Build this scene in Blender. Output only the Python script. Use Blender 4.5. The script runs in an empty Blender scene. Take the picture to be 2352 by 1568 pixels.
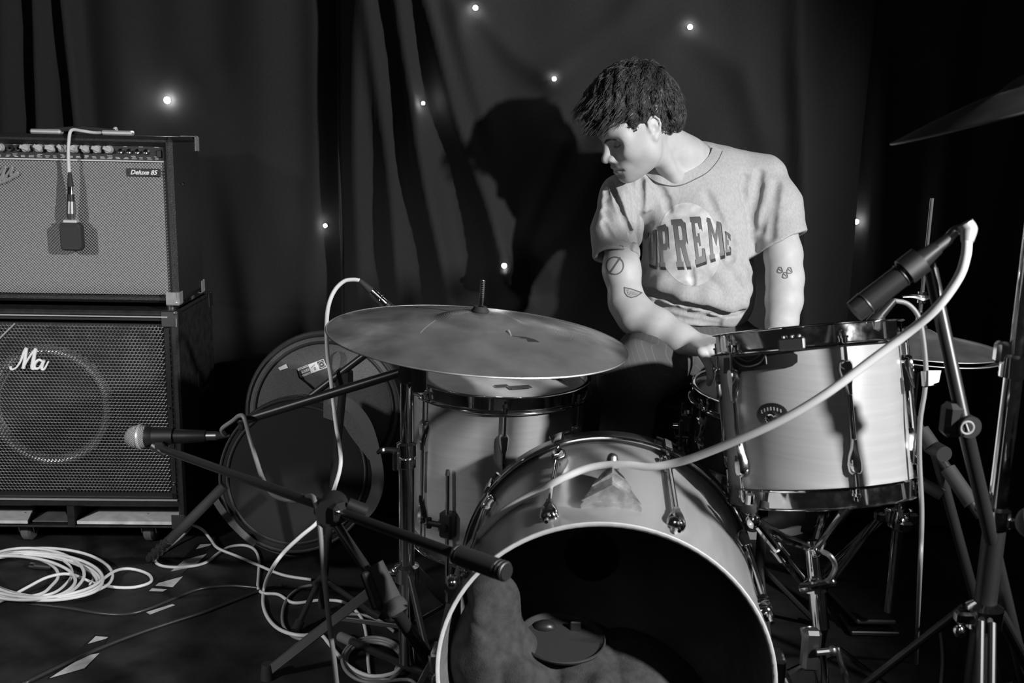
import bpy, bmesh, math, random
import numpy as np
from mathutils import Vector, Matrix
from mathutils.bvhtree import BVHTree

random.seed(7)
rng = np.random.default_rng(11)
V = Vector
S = bpy.context.scene
COL = S.collection
PI = math.pi

# ---------------------------------------------------------------- camera
FPX = 2287.0
CAM = V((0, 0, 1.17))
TH, RO = math.radians(11.5), math.radians(1.2)
FW = V((0, math.cos(TH), -math.sin(TH)))
_r, _u = V((1, 0, 0)), V((0, math.sin(TH), math.cos(TH)))
RT = _r * math.cos(RO) + _u * math.sin(RO)
UP = _u * math.cos(RO) - _r * math.sin(RO)
cd = bpy.data.cameras.new('camera')
cd.sensor_width = 36.0
cd.lens = 36.0 * FPX / 2352.0
cd.clip_start = 0.05
cd.dof.use_dof = True
cd.dof.focus_distance = 2.3
cd.dof.aperture_fstop = 5.6
cam = bpy.data.objects.new('camera', cd)
M = Matrix((( RT.x, UP.x, -FW.x, CAM.x), (RT.y, UP.y, -FW.y, CAM.y), (RT.z, UP.z, -FW.z, CAM.z), (0, 0, 0, 1)))
cam.matrix_world = M
COL.objects.link(cam)
S.camera = cam

# ---------------------------------------------------------------- light, world, exposure
S.view_settings.view_transform = 'Standard'
S.view_settings.look = 'None'
S.view_settings.exposure = 0.0
S.view_settings.gamma = 1.0
S.view_settings.use_curve_mapping = False
w = bpy.data.worlds.new('venue'); S.world = w; w.use_nodes = True
w.node_tree.nodes['Background'].inputs[0].default_value = (1, 1, 1, 1)
w.node_tree.nodes['Background'].inputs[1].default_value = 0.010

def lamp(name, kind, loc, aim, power, **k):
    d = bpy.data.lights.new(name, kind); d.energy = power
    for a, b in k.items(): setattr(d, a, b)
    o = bpy.data.objects.new(name, d); o.location = loc
    o.rotation_euler = (V(aim) - V(loc)).to_track_quat('-Z', 'Y').to_euler()
    COL.objects.link(o); return o
LIGHT = V((1.95, 0.0, 1.86))
lamp('stage_spotlight', 'SPOT', LIGHT, (-0.26, 2.20, 0.90), 560, spot_size=math.radians(56), spot_blend=0.55, shadow_soft_size=0.06)
lamp('stage_spotlight', 'SPOT', (-2.5, -0.3, 1.9), (-1.0, 2.4, 0.30), 290, spot_size=math.radians(38), spot_blend=0.8, shadow_soft_size=0.14)
lamp('added_fill_light', 'AREA', (-0.7, -1.5, 2.6), (0.0, 2.2, 0.6), 6, size=1.1)  # added fill lamp, out of view, for soft highlights on the chrome

# ---------------------------------------------------------------- picture point -> place
def ray(px, py): return FW + RT * ((px - 1176.0) / FPX) - UP * ((py - 784.0) / FPX)
def P(px, py, D): return CAM + ray(px, py) * D
def F(px, py, z=0.0):
    r = ray(px, py); return CAM + r * ((z - CAM.z) / r.z)
def PY(px, py, Y):
    r = ray(px, py); return CAM + r * (Y / r.y)
def proj(p):
    d = V(p) - CAM; D = d.dot(FW)
    return (1176 + FPX * d.dot(RT) / D, 784 - FPX * d.dot(UP) / D, D)

# ---------------------------------------------------------------- materials
MATS = {}
def mat(name, c, rough=0.5, metal=0.0, spec=0.5, vary=0.0, vscale=30.0, bump=0.0, bscale=200.0, coat=0.0, stretch=None, sheen=0.0, rvary=0.0, detail=4.0):
    m = bpy.data.materials.new(name); m.use_nodes = True
    nt = m.node_tree; b = nt.nodes['Principled BSDF']
    b.inputs['Base Color'].default_value = (c, c, c, 1)
    b.inputs['Roughness'].default_value = rough
    b.inputs['Metallic'].default_value = metal
    b.inputs['Specular IOR Level'].default_value = spec
    b.inputs['Coat Weight'].default_value = coat
    b.inputs['Coat Roughness'].default_value = 0.08
    if sheen:
        b.inputs['Sheen Weight'].default_value = sheen; b.inputs['Sheen Roughness'].default_value = 0.5
    tc = nt.nodes.new('ShaderNodeTexCoord'); mp = nt.nodes.new('ShaderNodeMapping')
    nt.links.new(tc.outputs['Object'], mp.inputs[0])
    if stretch: mp.inputs['Scale'].default_value = stretch
    if vary or rvary:
        n = nt.nodes.new('ShaderNodeTexNoise'); n.inputs['Scale'].default_value = vscale; n.inputs['Detail'].default_value = detail
        nt.links.new(mp.outputs[0], n.inputs['Vector'])
    if vary:
        mr = nt.nodes.new('ShaderNodeMapRange'); mr.inputs[1].default_value = 0.3; mr.inputs[2].default_value = 0.7
        mr.inputs[3].default_value = c * (1 - vary); mr.inputs[4].default_value = c * (1 + vary)
        nt.links.new(n.outputs[0], mr.inputs[0]); nt.links.new(mr.outputs[0], b.inputs['Base Color'])
    if rvary:
        mr = nt.nodes.new('ShaderNodeMapRange'); mr.inputs[1].default_value = 0.3; mr.inputs[2].default_value = 0.7
        mr.inputs[3].default_value = max(0.02, rough - rvary); mr.inputs[4].default_value = rough + rvary
        nt.links.new(n.outputs[0], mr.inputs[0]); nt.links.new(mr.outputs[0], b.inputs['Roughness'])
    if bump:
        n2 = nt.nodes.new('ShaderNodeTexNoise'); n2.inputs['Scale'].default_value = bscale; n2.inputs['Detail'].default_value = 3
        nt.links.new(mp.outputs[0], n2.inputs['Vector'])
        bp = nt.nodes.new('ShaderNodeBump'); bp.inputs['Strength'].default_value = bump; bp.inputs['Distance'].default_value = 0.002
        nt.links.new(n2.outputs[0], bp.inputs['Height']); nt.links.new(bp.outputs[0], b.inputs['Normal'])
    MATS[name] = m; return m
def emat(name, strength):
    m = bpy.data.materials.new(name); m.use_nodes = True
    b = m.node_tree.nodes['Principled BSDF']
    b.inputs['Base Color'].default_value = (1, 1, 1, 1)
    b.inputs['Emission Color'].default_value = (1, 1, 1, 1); b.inputs['Emission Strength'].default_value = strength
    MATS[name] = m; return m

chrome = mat('chrome', 0.78, 0.10, 1.0, rvary=0.05, vscale=60)
nickel = mat('nickel', 0.55, 0.28, 0.6, rvary=.05, vscale=60)
steel = mat('brushed_steel', 0.45, 0.32, 1.0)
dullmetal = mat('dull_metal', 0.16, 0.42, 1.0)
blackmetal = mat('black_paint', 0.018, 0.38)
blackplastic = mat('black_plastic', 0.014, 0.5)
rubber = mat('rubber', 0.02, 0.75)
foam = mat('dark_foam', 0.045, 0.9, bump=.5, bscale=500)
greyrubber = mat('grey_rubber', 0.13, 0.7)
whitemark = mat('white_print', 0.75, 0.6)
silver = mat('silver_plastic', 0.55, 0.35, 0.4)
paleknob = mat('pale_knob', 0.42, 0.45, vary=0.15, vscale=80)
whitecable = mat('pale_cable', 0.62, 0.42, vary=0.06, vscale=25)
greycable = mat('grey_cable', 0.2, 0.45)
darkcable = mat('dark_cable', 0.03, 0.3)
tolex = mat('tolex', 0.016, 0.42, bump=0.9, bscale=420, vary=0.3, vscale=300)
blackpaintwood = mat('worn_black_wood', 0.013, 0.5, bump=0.3, bscale=300, vary=0.5, vscale=40)
palewood = mat('pale_board', 0.74, 0.6, vary=0.12, vscale=45)
curtainm = mat('black_curtain', 0.021, 0.9, spec=0.12, vary=0.22, vscale=500, bump=0.5, bscale=900, sheen=0.02)
floorm = mat('black_floor', 0.016, 0.62, spec=0.3, vary=0.7, vscale=9, bump=0.4, bscale=120, detail=8.0)
stripew = mat('white_tape', 0.42, 0.6, vary=0.2, vscale=60)
stripeb = mat('black_tape', 0.008, 0.45)
bagm = mat('bag_fabric', 0.09, 0.85, spec=0.2, bump=0.5, bscale=700, vary=0.2, vscale=300)
bagshade = mat('shaded_bag_fabric', 0.016, 0.85, spec=0.2, bump=0.5, bscale=700)  # bag fabric darkened to hold the shade over the lower bag
bagtrim = mat('bag_trim', 0.012, 0.6)
strapm = mat('strap_webbing', 0.085, 0.8, bump=0.4, bscale=500)
shellw = mat('lacquered_wood', 0.33, 0.34, spec=0.5, vary=0.07, vscale=5, stretch=(1, 1, 22), coat=0.6, detail=6.0)
shelli = mat('inner_wood', 0.16, 0.6, vary=0.2, vscale=14, stretch=(1, 1, 6))
edgew = mat('bare_edge_wood', 0.62, 0.5, vary=0.1, vscale=50)
shellw.node_tree.nodes['Principled BSDF'].inputs['Coat Roughness'].default_value = 0.22
shellw.node_tree.nodes['Principled BSDF'].inputs['Coat Weight'].default_value = 1.0
hoopw = mat('dark_wood_hoop', 0.05, 0.25, coat=0.6)
skinhead = mat('drum_head', 0.48, 0.42, vary=0.12, vscale=22)
darkhead = mat('dark_drum_head', 0.10, 0.35, vary=0.3, vscale=9)
bronze = mat('cymbal_bronze', 0.34, 0.36, 0.7, vary=0.34, vscale=11, rvary=0.06, detail=7.0)
bronzedark = mat('dull_cymbal', 0.20, 0.36, 0.7, vary=0.3, vscale=14)
inkmark = mat('dark_ink', 0.03, 0.5)
blanket = mat('grey_blanket', 0.052, 0.9, spec=0.15, vary=0.25, vscale=60, bump=0.5, bscale=400)
skin = mat('skin', 0.47, 0.5, spec=0.4, vary=0.06, vscale=35, bump=0.15, bscale=500)
lipm = mat('lips', 0.36, 0.45)
hairm = mat('hair', 0.045, 0.48, spec=0.5, vary=0.45, vscale=90)
shirtm = mat('heather_grey_cotton', 0.40, 0.88, spec=0.15, vary=0.10, vscale=220, bump=0.35, bscale=900, stretch=(1, 1, 0.45))
trouserm = mat('dark_cord_cotton', 0.085, 0.85, spec=0.2, vary=0.15, vscale=200)
shoem = mat('shoe_canvas', 0.02, 0.7)
solem = mat('white_sole', 0.5, 0.6)
tattoom = mat('tattoo_ink', 0.13, 0.55)
printdark = mat('dark_print', 0.035, 0.75, vary=0.3, vscale=50)
printmid = mat('mid_print', 0.11, 0.75, vary=0.2, vscale=60)
printpale = mat('pale_print', 0.50, 0.75, vary=0.22, vscale=45)
padm = mat('vinyl_seat', 0.02, 0.4)
bulbm = emat('lit_bulb', 160.0)
wallm = mat('painted_wall', 0.05, 0.9, vary=0.1, vscale=5)

nt = printmid.node_tree                      # the print fades from dark at the top of each letter to grey
tc = nt.nodes.new('ShaderNodeTexCoord'); sp = nt.nodes.new('ShaderNodeSeparateXYZ'); nt.links.new(tc.outputs['Generated'], sp.inputs[0])
mr = nt.nodes.new('ShaderNodeMapRange'); mr.inputs[1].default_value = 0.15; mr.inputs[2].default_value = 1.0; mr.inputs[3].default_value = .20; mr.inputs[4].default_value = .075
nt.links.new(sp.outputs[2], mr.inputs[0]); nt.links.new(mr.outputs[0], nt.nodes['Principled BSDF'].inputs['Base Color'])

# ---------------------------------------------------------------- mesh building
def frame(d, ref=None):
    d = V(d).normalized()
    r = V(ref) if ref is not None else (V((0, 0, 1)) if abs(d.z) < 0.9 else V((0, 1, 0)))
    a = r - d * r.dot(d)
    if a.length < 1e-6: a = V((1, 0, 0)) - d * d.x
    a.normalize()
    return a, d.cross(a), d      # two across, one along

def smooth_path(pts, n=6):
    pts = [V(p) for p in pts]
    if len(pts) < 3: return pts
    q = [pts[0] * 2 - pts[1]] + pts + [pts[-1] * 2 - pts[-2]]
    out = []
    for i in range(1, len(q) - 2):
        p0, p1, p2, p3 = q[i - 1], q[i], q[i + 1], q[i + 2]
        for k in range(n):
            t = k / n
            out.append(0.5 * ((2 * p1) + (p2 - p0) * t + (2 * p0 - 5 * p1 + 4 * p2 - p3) * t * t + (3 * p1 - p0 - 3 * p2 + p3) * t ** 3))
    out.append(pts[-1]); return out

class MB:
    def __init__(s): s.v = []; s.f = []
    def add(s, vs, fs):
        o = len(s.v); s.v += [V(p) for p in vs]; s.f += [tuple(i + o for i in f) for f in fs]; return s
    def box(s, c, size, bev=0.0, rot=None):
        c = V(c); hx, hy, hz = [k / 2 for k in size]
        R = rot if rot is not None else Matrix.Identity(3)
        if isinstance(R, tuple): R = Matrix((R[0], R[1], R[2])).transposed()
        b = min(bev, hx * .9, hy * .9, hz * .9)
        if b <= 0:
            vs = [V((x * hx, y * hy, z * hz)) for x in (-1, 1) for y in (-1, 1) for z in (-1, 1)]
            fs = [(0, 1, 3, 2), (4, 6, 7, 5), (0, 4, 5, 1), (2, 3, 7, 6), (0, 2, 6, 4), (1, 5, 7, 3)]
        else:
            vs = []; idx = {}
            for x in (-1, 1):
                for y in (-1, 1):
                    for z in (-1, 1):
                        for k in range(3):
                            p = [x * (hx - b), y * (hy - b), z * (hz - b)]
                            p[k] += (x, y, z)[k] * b
                            idx[(x, y, z, k)] = len(vs); vs.append(V(p))
            fs = []
            for k in range(3):
                o = [i for i in range(3) if i != k]
                for sg in (-1, 1):
                    q = []
                    for a, bb in ((-1, -1), (1, -1), (1, 1), (-1, 1)):
                        key = [0, 0, 0]; key[k] = sg; key[o[0]] = a; key[o[1]] = bb
                        q.append(idx[(*key, k)])
                    fs.append(tuple(q))
                for a in (-1, 1):
                    for bb in (-1, 1):
                        q = []
                        for sg, kk in ((-1, o[0]), (1, o[0]), (1, o[1]), (-1, o[1])):
                            key = [0, 0, 0]; key[k] = sg; key[o[0]] = a; key[o[1]] = bb
                            q.append(idx[(*key, kk)])
                        fs.append(tuple(q))
            for x in (-1, 1):
                for y in (-1, 1):
                    for z in (-1, 1): fs.append(tuple(idx[(x, y, z, k)] for k in range(3)))
        return s.add([c + R @ p for p in vs], fs)
    def bar(s, a, b, w, h, bev=0.002, ref=None):
        a, b = V(a), V(b); x, y, z = frame(b - a, ref)
        return s.box((a + b) / 2, (w, h, (b - a).length), bev, (x, y, z))
    def cone(s, a, b, r0, r1=None, n=16, cap=True):
        return s.tube([a, b], [r0, r0 if r1 is None else r1], n, False, cap)
    def tube(s, pts, r, n=10, smooth=True, cap=True, sub=6):
        pts = smooth_path(pts, sub) if smooth else [V(p) for p in pts]
        L = len(pts)
        rr = r if isinstance(r, (list, tuple)) else [r] * L
        if len(rr) != L: rr = list(np.interp(np.linspace(0, 1, L), np.linspace(0, 1, len(rr)), rr))
        t = [(pts[min(i + 1, L - 1)] - pts[max(i - 1, 0)]).normalized() for i in range(L)]
        a, b, _ = frame(t[0]); vs = []
        for i in range(L):
            a = a - t[i] * a.dot(t[i])
            if a.length < 1e-6: a, b, _ = frame(t[i])
            a.normalize(); b = t[i].cross(a)
            for k in range(n):
                g = 2 * PI * k / n; vs.append(pts[i] + (a * math.cos(g) + b * math.sin(g)) * rr[i])
        fs = [(i * n + k, i * n + (k + 1) % n, (i + 1) * n + (k + 1) % n, (i + 1) * n + k) for i in range(L - 1) for k in range(n)]
        if cap: fs += [tuple(reversed(range(n))), tuple(range((L - 1) * n, L * n))]
        return s.add(vs, fs)
    def lathe(s, prof, o, axis=(0, 0, 1), n=32, ref=None, a0=0.0, a1=2 * PI):
        x, y, z = frame(axis, ref); o = V(o); vs = []; L = len(prof)
        full = abs(a1 - a0 - 2 * PI) < 1e-6; m = n if full else n + 1
        for (r, h) in prof:
            for k in range(m):
                g = a0 + (a1 - a0) * k / n
                vs.append(o + z * h + (x * math.cos(g) + y * math.sin(g)) * r)
        fs = []
        for i in range(L - 1):
            for k in range(n if not full else m):
                k2 = (k + 1) % m if full else k + 1
                fs.append((i * m + k, i * m + k2, (i + 1) * m + k2, (i + 1) * m + k))
        return s.add(vs, fs)
    def ball(s, c, r, n=14, scale=(1, 1, 1), axes=None):
        c = V(c); vs = []; fs = []; m = n // 2 + 1
        X, Y, Z = axes if axes else (V((1, 0, 0)), V((0, 1, 0)), V((0, 0, 1)))
        for i in range(m):
            a = PI * i / (m - 1)
            for k in range(n):
                g = 2 * PI * k / n
                vs.append(c + X * (r * scale[0] * math.sin(a) * math.cos(g)) + Y * (r * scale[1] * math.sin(a) * math.sin(g)) + Z * (r * scale[2] * math.cos(a)))
        for i in range(m - 1):
            for k in range(n): fs.append((i * n + k, i * n + (k + 1) % n, (i + 1) * n + (k + 1) % n, (i + 1) * n + k))
        return s.add(vs, fs)
    def ring(s, c, axis, R, r, n=32, m=8, ref=None, a0=0.0, a1=2 * PI):
        prof = [(R + r * math.cos(2 * PI * k / m), r * math.sin(2 * PI * k / m)) for k in range(m + 1)]
        return s.lathe(prof, c, axis, n, ref, a0, a1)
    def prism(s, poly, o, X, Y, N, t):
        o, X, Y, N = V(o), V(X), V(Y), V(N); n = len(poly)
        vs = [o + X * p[0] + Y * p[1] for p in poly] + [o + X * p[0] + Y * p[1] + N * t for p in poly]
        fs = [tuple(reversed(range(n))), tuple(range(n, 2 * n))] + [(i, (i + 1) % n, n + (i + 1) % n, n + i) for i in range(n)]
        return s.add(vs, fs)
    def build(s, name, m, parent=None, local=False, smooth=35, kind=None, label=None):
        me = bpy.data.meshes.new(name)
        off = V((0, 0, 0))
        if parent is not None and not local:
            q = parent
            while q is not None: off += V(q.location); q = q.parent
        me.from_pydata([tuple(p - off) for p in s.v], [], s.f)
        return finish(name, me, m, parent, smooth, kind, label)

def finish(name, me, m, parent=None, smooth=35, kind=None, label=None, fix=True):
    if fix:
        bm = bmesh.new(); bm.from_mesh(me)
        bmesh.ops.remove_doubles(bm, verts=bm.verts, dist=1e-6)
        bmesh.ops.recalc_face_normals(bm, faces=bm.faces); bm.to_mesh(me); bm.free()
    if smooth:
        me.polygons.foreach_set('use_smooth', [True] * len(me.polygons))
        if smooth < 180: me.set_sharp_from_angle(angle=math.radians(smooth))
    me.materials.append(m)
    o = bpy.data.objects.new(name, me); COL.objects.link(o)
    if parent is not None: o.parent = parent
    if kind: o['kind'] = kind
    if label: o['label'] = label
    return o

def thing(name, label, cat, loc=(0, 0, 0), rotz=0.0, group=None):
    o = bpy.data.objects.new(name, None); COL.objects.link(o)
    o.empty_display_size = 0.05
    o.location = loc; o.rotation_euler = (0, 0, rotz)
    return tag(o, label, cat, group)
def tag(o, label, cat, group=None):
    o['label'] = label; o['category'] = cat
    if group: o['group'] = group
    return o

def text_mesh(s, size, shear=0.0, extrude=0.0008, bold=0.0):
    c = bpy.data.curves.new('writing', 'FONT'); c.body = s; c.size = size; c.shear = shear; c.extrude = extrude
    c.offset = bold; c.align_x = 'CENTER'; c.align_y = 'CENTER'; c.resolution_u = 3
    o = bpy.data.objects.new('writing', c); COL.objects.link(o)
    bpy.context.view_layer.update()
    me = o.evaluated_get(bpy.context.evaluated_depsgraph_get()).to_mesh()
    vs = [v.co.copy() for v in me.vertices]; fs = [tuple(p.vertices) for p in me.polygons]
    o.evaluated_get(bpy.context.evaluated_depsgraph_get()).to_mesh_clear()
    bpy.data.objects.remove(o); bpy.data.curves.remove(c)
    return vs, fs
def writing(mb, s, o, X, Y, size, **k):
    vs, fs = text_mesh(s, size, **k); X, Y = V(X).normalized(), V(Y).normalized(); N = X.cross(Y)
    return mb.add([V(o) + X * p.x + Y * p.y + N * p.z for p in vs], fs)

# ---------------------------------------------------------------- blended solids (signed distance fields -> one skin)
def A(p): return np.array(p, dtype=np.float64)
def rc(a, b, ra, rb):                    # round cone
    a, b = A(a), A(b); ba = b - a; l2 = ba @ ba
    def f(p):
        t = np.clip((p - a) @ ba / l2, 0, 1)
        return np.linalg.norm(p - a - t[:, None] * ba, axis=1) - (ra + (rb - ra) * t)
    return f
def el(c, r, axes=None):                 # ellipsoid, rows of axes are its directions
    c, r = A(c), A(r); R = A(axes) if axes is not None else np.eye(3)
    def f(p):
        q = (p - c) @ R.T
        k0 = np.linalg.norm(q / r, axis=1); k1 = np.linalg.norm(q / (r * r), axis=1) + 1e-9
        return k0 * (k0 - 1.0) / k1
    return f
def slab(c, h, axes=None, rad=0.0):      # rounded box
    c, h = A(c), A(h) - rad; R = A(axes) if axes is not None else np.eye(3)
    def f(p):
        q = np.abs((p - c) @ R.T) - h
        return np.linalg.norm(np.maximum(q, 0), axis=1) + np.minimum(q.max(axis=1), 0) - rad
    return f
def half(o, n):
    o, n = A(o), A(n) / np.linalg.norm(n)
    return lambda p: (p - o) @ n
class Solid:
    def __init__(s): s.ops = []
    def u(s, fn, k=0.02): s.ops.append((0, fn, k)); return s
    def cut(s, fn, k=0.005): s.ops.append((1, fn, k)); return s
    def chain(s, pts, rs, k=0.02):
        for i in range(len(pts) - 1): s.u(rc(pts[i], pts[i + 1], rs[i], rs[i + 1]), k)
        return s
    def ev(s, p, ops=None, warp=None):
        d = np.full(len(p), 9.0)
        for t, fn, k in (ops if ops is not None else s.ops):
            e = fn(p)
            if t == 0:
                h = np.maximum(k - np.abs(d - e), 0) / k
                d = np.minimum(d, e) - h * h * k * 0.25
            else:
                e = -e; h = np.maximum(k - np.abs(d - e), 0) / k
                d = np.maximum(d, e) + h * h * k * 0.25
        return d
    def mesh(s, lo, hi, h, warp=None):
        lo, hi = A(lo), A(hi); B = 8
        nb = np.ceil((hi - lo) / (h * B)).astype(int); n = nb * B + 1
        val = np.full(tuple(n), 9.0, dtype=np.float32)
        R = h * B * 0.9
        bi = np.stack(np.meshgrid(*[np.arange(k) for k in nb], indexing='ij'), -1).reshape(-1, 3)
        cen = lo + (bi + 0.5) * B * h
        dall = [fn(cen) for _, fn, _ in s.ops]
        d = s.ev(cen)
        wm = 0.0 if warp is None else 0.03
        g = np.stack(np.meshgrid(*[np.arange(B + 1)] * 3, indexing='ij'), -1).reshape(-1, 3)
        for j in range(len(bi)):
            i0 = bi[j] * B; sl = tuple(slice(a, a + B + 1) for a in i0)
            if d[j] > 2.2 * R + wm: continue
            if d[j] < -2.2 * R - wm: val[sl] = -1; continue
            ops = [op for q, op in enumerate(s.ops) if dall[q][j] < 2.6 * R + op[2] + wm]
            if not ops: continue
            p = lo + (i0 + g) * h
            v = s.ev(p, ops)
            if warp is not None: v = v + warp(p)
            val[sl] = v.reshape((B + 1,) * 3)
        sg = val < 0
        sub = [sg[(slice(0, -1) if not a else slice(1, None)), (slice(0, -1) if not b else slice(1, None)), (slice(0, -1) if not c else slice(1, None))] for a in (0, 1) for b in (0, 1) for c in (0, 1)]
        al = sub[0].copy(); an = sub[0].copy()
        for q in sub[1:]: al &= q; an |= q
        cell = np.argwhere(an & ~al)
        idx = -np.ones(an.shape, dtype=np.int64); idx[tuple(cell.T)] = np.arange(len(cell))
        acc = np.zeros((len(cell), 3)); cnt = np.zeros(len(cell))
        cs = [A((a, b, c)) for a in (0, 1) for b in (0, 1) for c in (0, 1)]
        for i in range(8):
            for j in range(i + 1, 8):
                if abs(cs[i] - cs[j]).sum() != 1: continue
                va = val[tuple((cell + cs[i].astype(int)).T)].astype(float); vb = val[tuple((cell + cs[j].astype(int)).T)].astype(float)
                m = (va < 0) != (vb < 0)
                t = np.where(m, va / np.where(m, va - vb, 1), 0)
                acc += np.where(m[:, None], cs[i] + t[:, None] * (cs[j] - cs[i]), 0); cnt += m
        vert = lo + (cell + acc / cnt[:, None]) * h
        faces = []
        for ax in range(3):
            s0 = [slice(None)] * 3; s1 = [slice(None)] * 3; s0[ax] = slice(0, -1); s1[ax] = slice(1, None)
            e = np.argwhere(sg[tuple(s0)] != sg[tuple(s1)])
            o1, o2 = (ax + 1) % 3, (ax + 2) % 3
            ok = (e[:, o1] > 0) & (e[:, o2] > 0) & (e[:, o1] < n[o1] - 1) & (e[:, o2] < n[o2] - 1)
            e = e[ok]
            if not len(e): continue
            inside = sg[tuple(e.T)]
            u = np.zeros(3, int); u[o1] = 1; v = np.zeros(3, int); v[o2] = 1
            q = np.stack([idx[tuple((e - u - v).T)], idx[tuple((e - v).T)], idx[tuple(e.T)], idx[tuple((e - u).T)]], 1)
            q[~inside] = q[~inside][:, ::-1]
            faces.append(q)
        return vert, np.concatenate(faces)
def solid_obj(name, vf, m, parent=None, off=(0, 0, 0), label=None, relax=0):
    v, f = vf
    q = parent; o = V((0, 0, 0))
    while q is not None: o += V(q.location); q = q.parent
    if relax:
        for _ in range(relax):
            acc = np.zeros_like(v); c = np.zeros(len(v))
            for a, b in ((0, 1), (1, 2), (2, 3), (3, 0)):
                np.add.at(acc, f[:, a], v[f[:, b]]); np.add.at(acc, f[:, b], v[f[:, a]])
                np.add.at(c, f[:, a], 1); np.add.at(c, f[:, b], 1)
            v = 0.5 * v + 0.5 * acc / c[:, None]
    me = bpy.data.meshes.new(name)
    me.from_pydata((v - A(o)).tolist(), [], f.tolist())
    ob = finish(name, me, m, parent, 180, None, label, fix=False)
    return ob, v, f
# ================================================================ the room
mb = MB(); mb.box((0, 1.6, -0.05), (6.4, 5.2, 0.10))
fl = mb.build('floor', floorm, smooth=0); fl['kind'] = 'structure'
mb = MB(); mb.box((0, 3.75, 1.45), (6.4, 0.1, 3.1))
wl = mb.build('wall_back', wallm, smooth=0); wl['kind'] = 'structure'

def curtain(name, label, x0, x1, y, z1, ridges, step=0.012, base=(0.035, 0.21), slant=0.0, seed=1, seam=None, sweep=None):
    """A hanging cloth: waving sheet with named folds (each a path in the cloth's own plane, width, depth)."""
    nx = int((x1 - x0) / step) + 1; nz = int(z1 / step) + 1
    X, Z = np.meshgrid(np.linspace(x0, x1, nx), np.linspace(0.01, z1, nz), indexing='ij')
    r = np.random.default_rng(seed)
    Y = np.zeros_like(X)
    for k in range(5):
        wl_ = base[1] * (0.6 + 0.5 * k); ph = r.uniform(0, 6.28); sl = slant + r.uniform(-0.12, 0.12)
        Y += base[0] / (1 + 0.35 * k) * np.sin(2 * PI * (X + sl * (z1 - Z) + 0.03 * np.sin(2.1 * Z + ph)) / wl_ + ph) * (0.5 + 0.5 * (1 - Z / z1) + 0.2)
    for path, wd, dp in ridges:
        best = np.full(X.shape, 9.0)
        for (a, b) in zip(path[:-1], path[1:]):
            ax, az, bx, bz = a[0], a[1], b[0], b[1]; l2 = (bx - ax) ** 2 + (bz - az) ** 2
            t = np.clip(((X - ax) * (bx - ax) + (Z - az) * (bz - az)) / l2, 0, 1)
            best = np.minimum(best, np.hypot(X - ax - t * (bx - ax), Z - az - t * (bz - az)))
        Y -= dp * np.exp(-(best / wd) ** 2)
    if seam: Y += 0.004 * np.exp(-((Z - seam) / 0.008) ** 2)
    if sweep: Y += sweep[0] * np.clip(1 - (X - x0) / sweep[1], 0, 1) ** 1.6
    Y = y + Y
    front = np.stack([X, Y, Z], -1).reshape(-1, 3)
    i, j = np.meshgrid(np.arange(nx - 1), np.arange(nz - 1), indexing='ij'); a = (i * nz + j).ravel()
    q = np.stack([a, a + nz, a + nz + 1, a + 1], 1)
    me = bpy.data.meshes.new(name)
    me.from_pydata(front.tolist(), [], q.tolist())
    o = finish(name, me, curtainm, None, 180, fix=False)
    md = o.modifiers.new('cloth_thickness', 'SOLIDIFY'); md.thickness = 0.004
    tag(o, label, 'curtain')
    def depth(x, z):
        return float(Y[int(np.clip((x - x0) / (x1 - x0) * (nx - 1), 0, nx - 1)), int(np.clip((z - 0.01) / (z1 - 0.01) * (nz - 1), 0, nz - 1))])
    return o, depth
YL, YM, YR = 3.14, 2.88, 2.95
def pl(pts, Y): return [(PY(a, b, Y).x, PY(a, b, Y).z) for a, b in pts]
lr = [(pl(p, YL), w_, d_) for p, w_, d_ in (
    ([(10, -60), (30, 600)], 0.035, 0.03), ([(90, -60), (100, 320)], 0.02, 0.05), ([(150, -60), (190, 330)], 0.022, 0.06),
    ([(620, -60), (640, 420), (700, 900)], 0.07, 0.025), ([(480, 200), (540, 520), (620, 900)], 0.06, 0.022), ([(730, -60), (738, 900)], 0.04, 0.02))]
cl, dl = curtain('curtain', 'black curtain behind the amplifier stack, left of the curtain with the pale hemmed edge', -2.35, -0.42, YL, 2.35, lr, base=(0.010, 0.34), seed=3, seam=0.62)
mr_ = [(pl(p, YM), w_, d_) for p, w_, d_ in (
    ([(800, -60), (812, 700), (820, 900)], 0.035, 0.05), ([(830, -60), (880, 330), (930, 800)], 0.03, 0.05),
    ([(905, -60), (960, 330), (1010, 560), (1060, 800)], 0.035, 0.075), ([(960, -60), (1040, 240), (1120, 470), (1190, 690)], 0.032, 0.075),
    ([(1010, -60), (1110, 260), (1160, 480), (1158, 610)], 0.045, 0.05), ([(1092, 18), (1180, 120), (1273, 181)], 0.04, 0.03),
    ([(1400, 320), (1290, 520), (1158, 620)], 0.05, 0.04), ([(1290, 330), (1210, 520), (1162, 610)], 0.03, 0.03),
    ([(1500, -60), (1420, 60), (1273, 181)], 0.05, 0.03), ([(1585, 62), (1700, 160), (1760, 300), (1770, 600)], 0.05, 0.03),
    ([(1830, -60), (1840, 800)], 0.03, 0.05), ([(1690, -60), (1740, 300)], 0.05, 0.02))]
cm, dm = curtain('curtain', 'black curtain with a hemmed left edge and slanting folds behind the drummer', PY(779, 400, YM + .17).x, 0.98, YM, 2.35, mr_, base=(0.010, 0.45), slant=0.2, seed=8, sweep=(0.17, 0.42))
mb = MB()
hem = [PY(779, y, YM + .17) for y in range(-60, 900, 40)]
hp = []
for p in hem: hp.append(V((PY(779, 400, YM + .17).x + 0.006, dm(PY(779, 400, YM + .17).x + 0.006, p.z) - 0.006, p.z)))
mb.tube(hp, 0.0055, 8); mb.build('hem', curtainm, cm)
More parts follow.
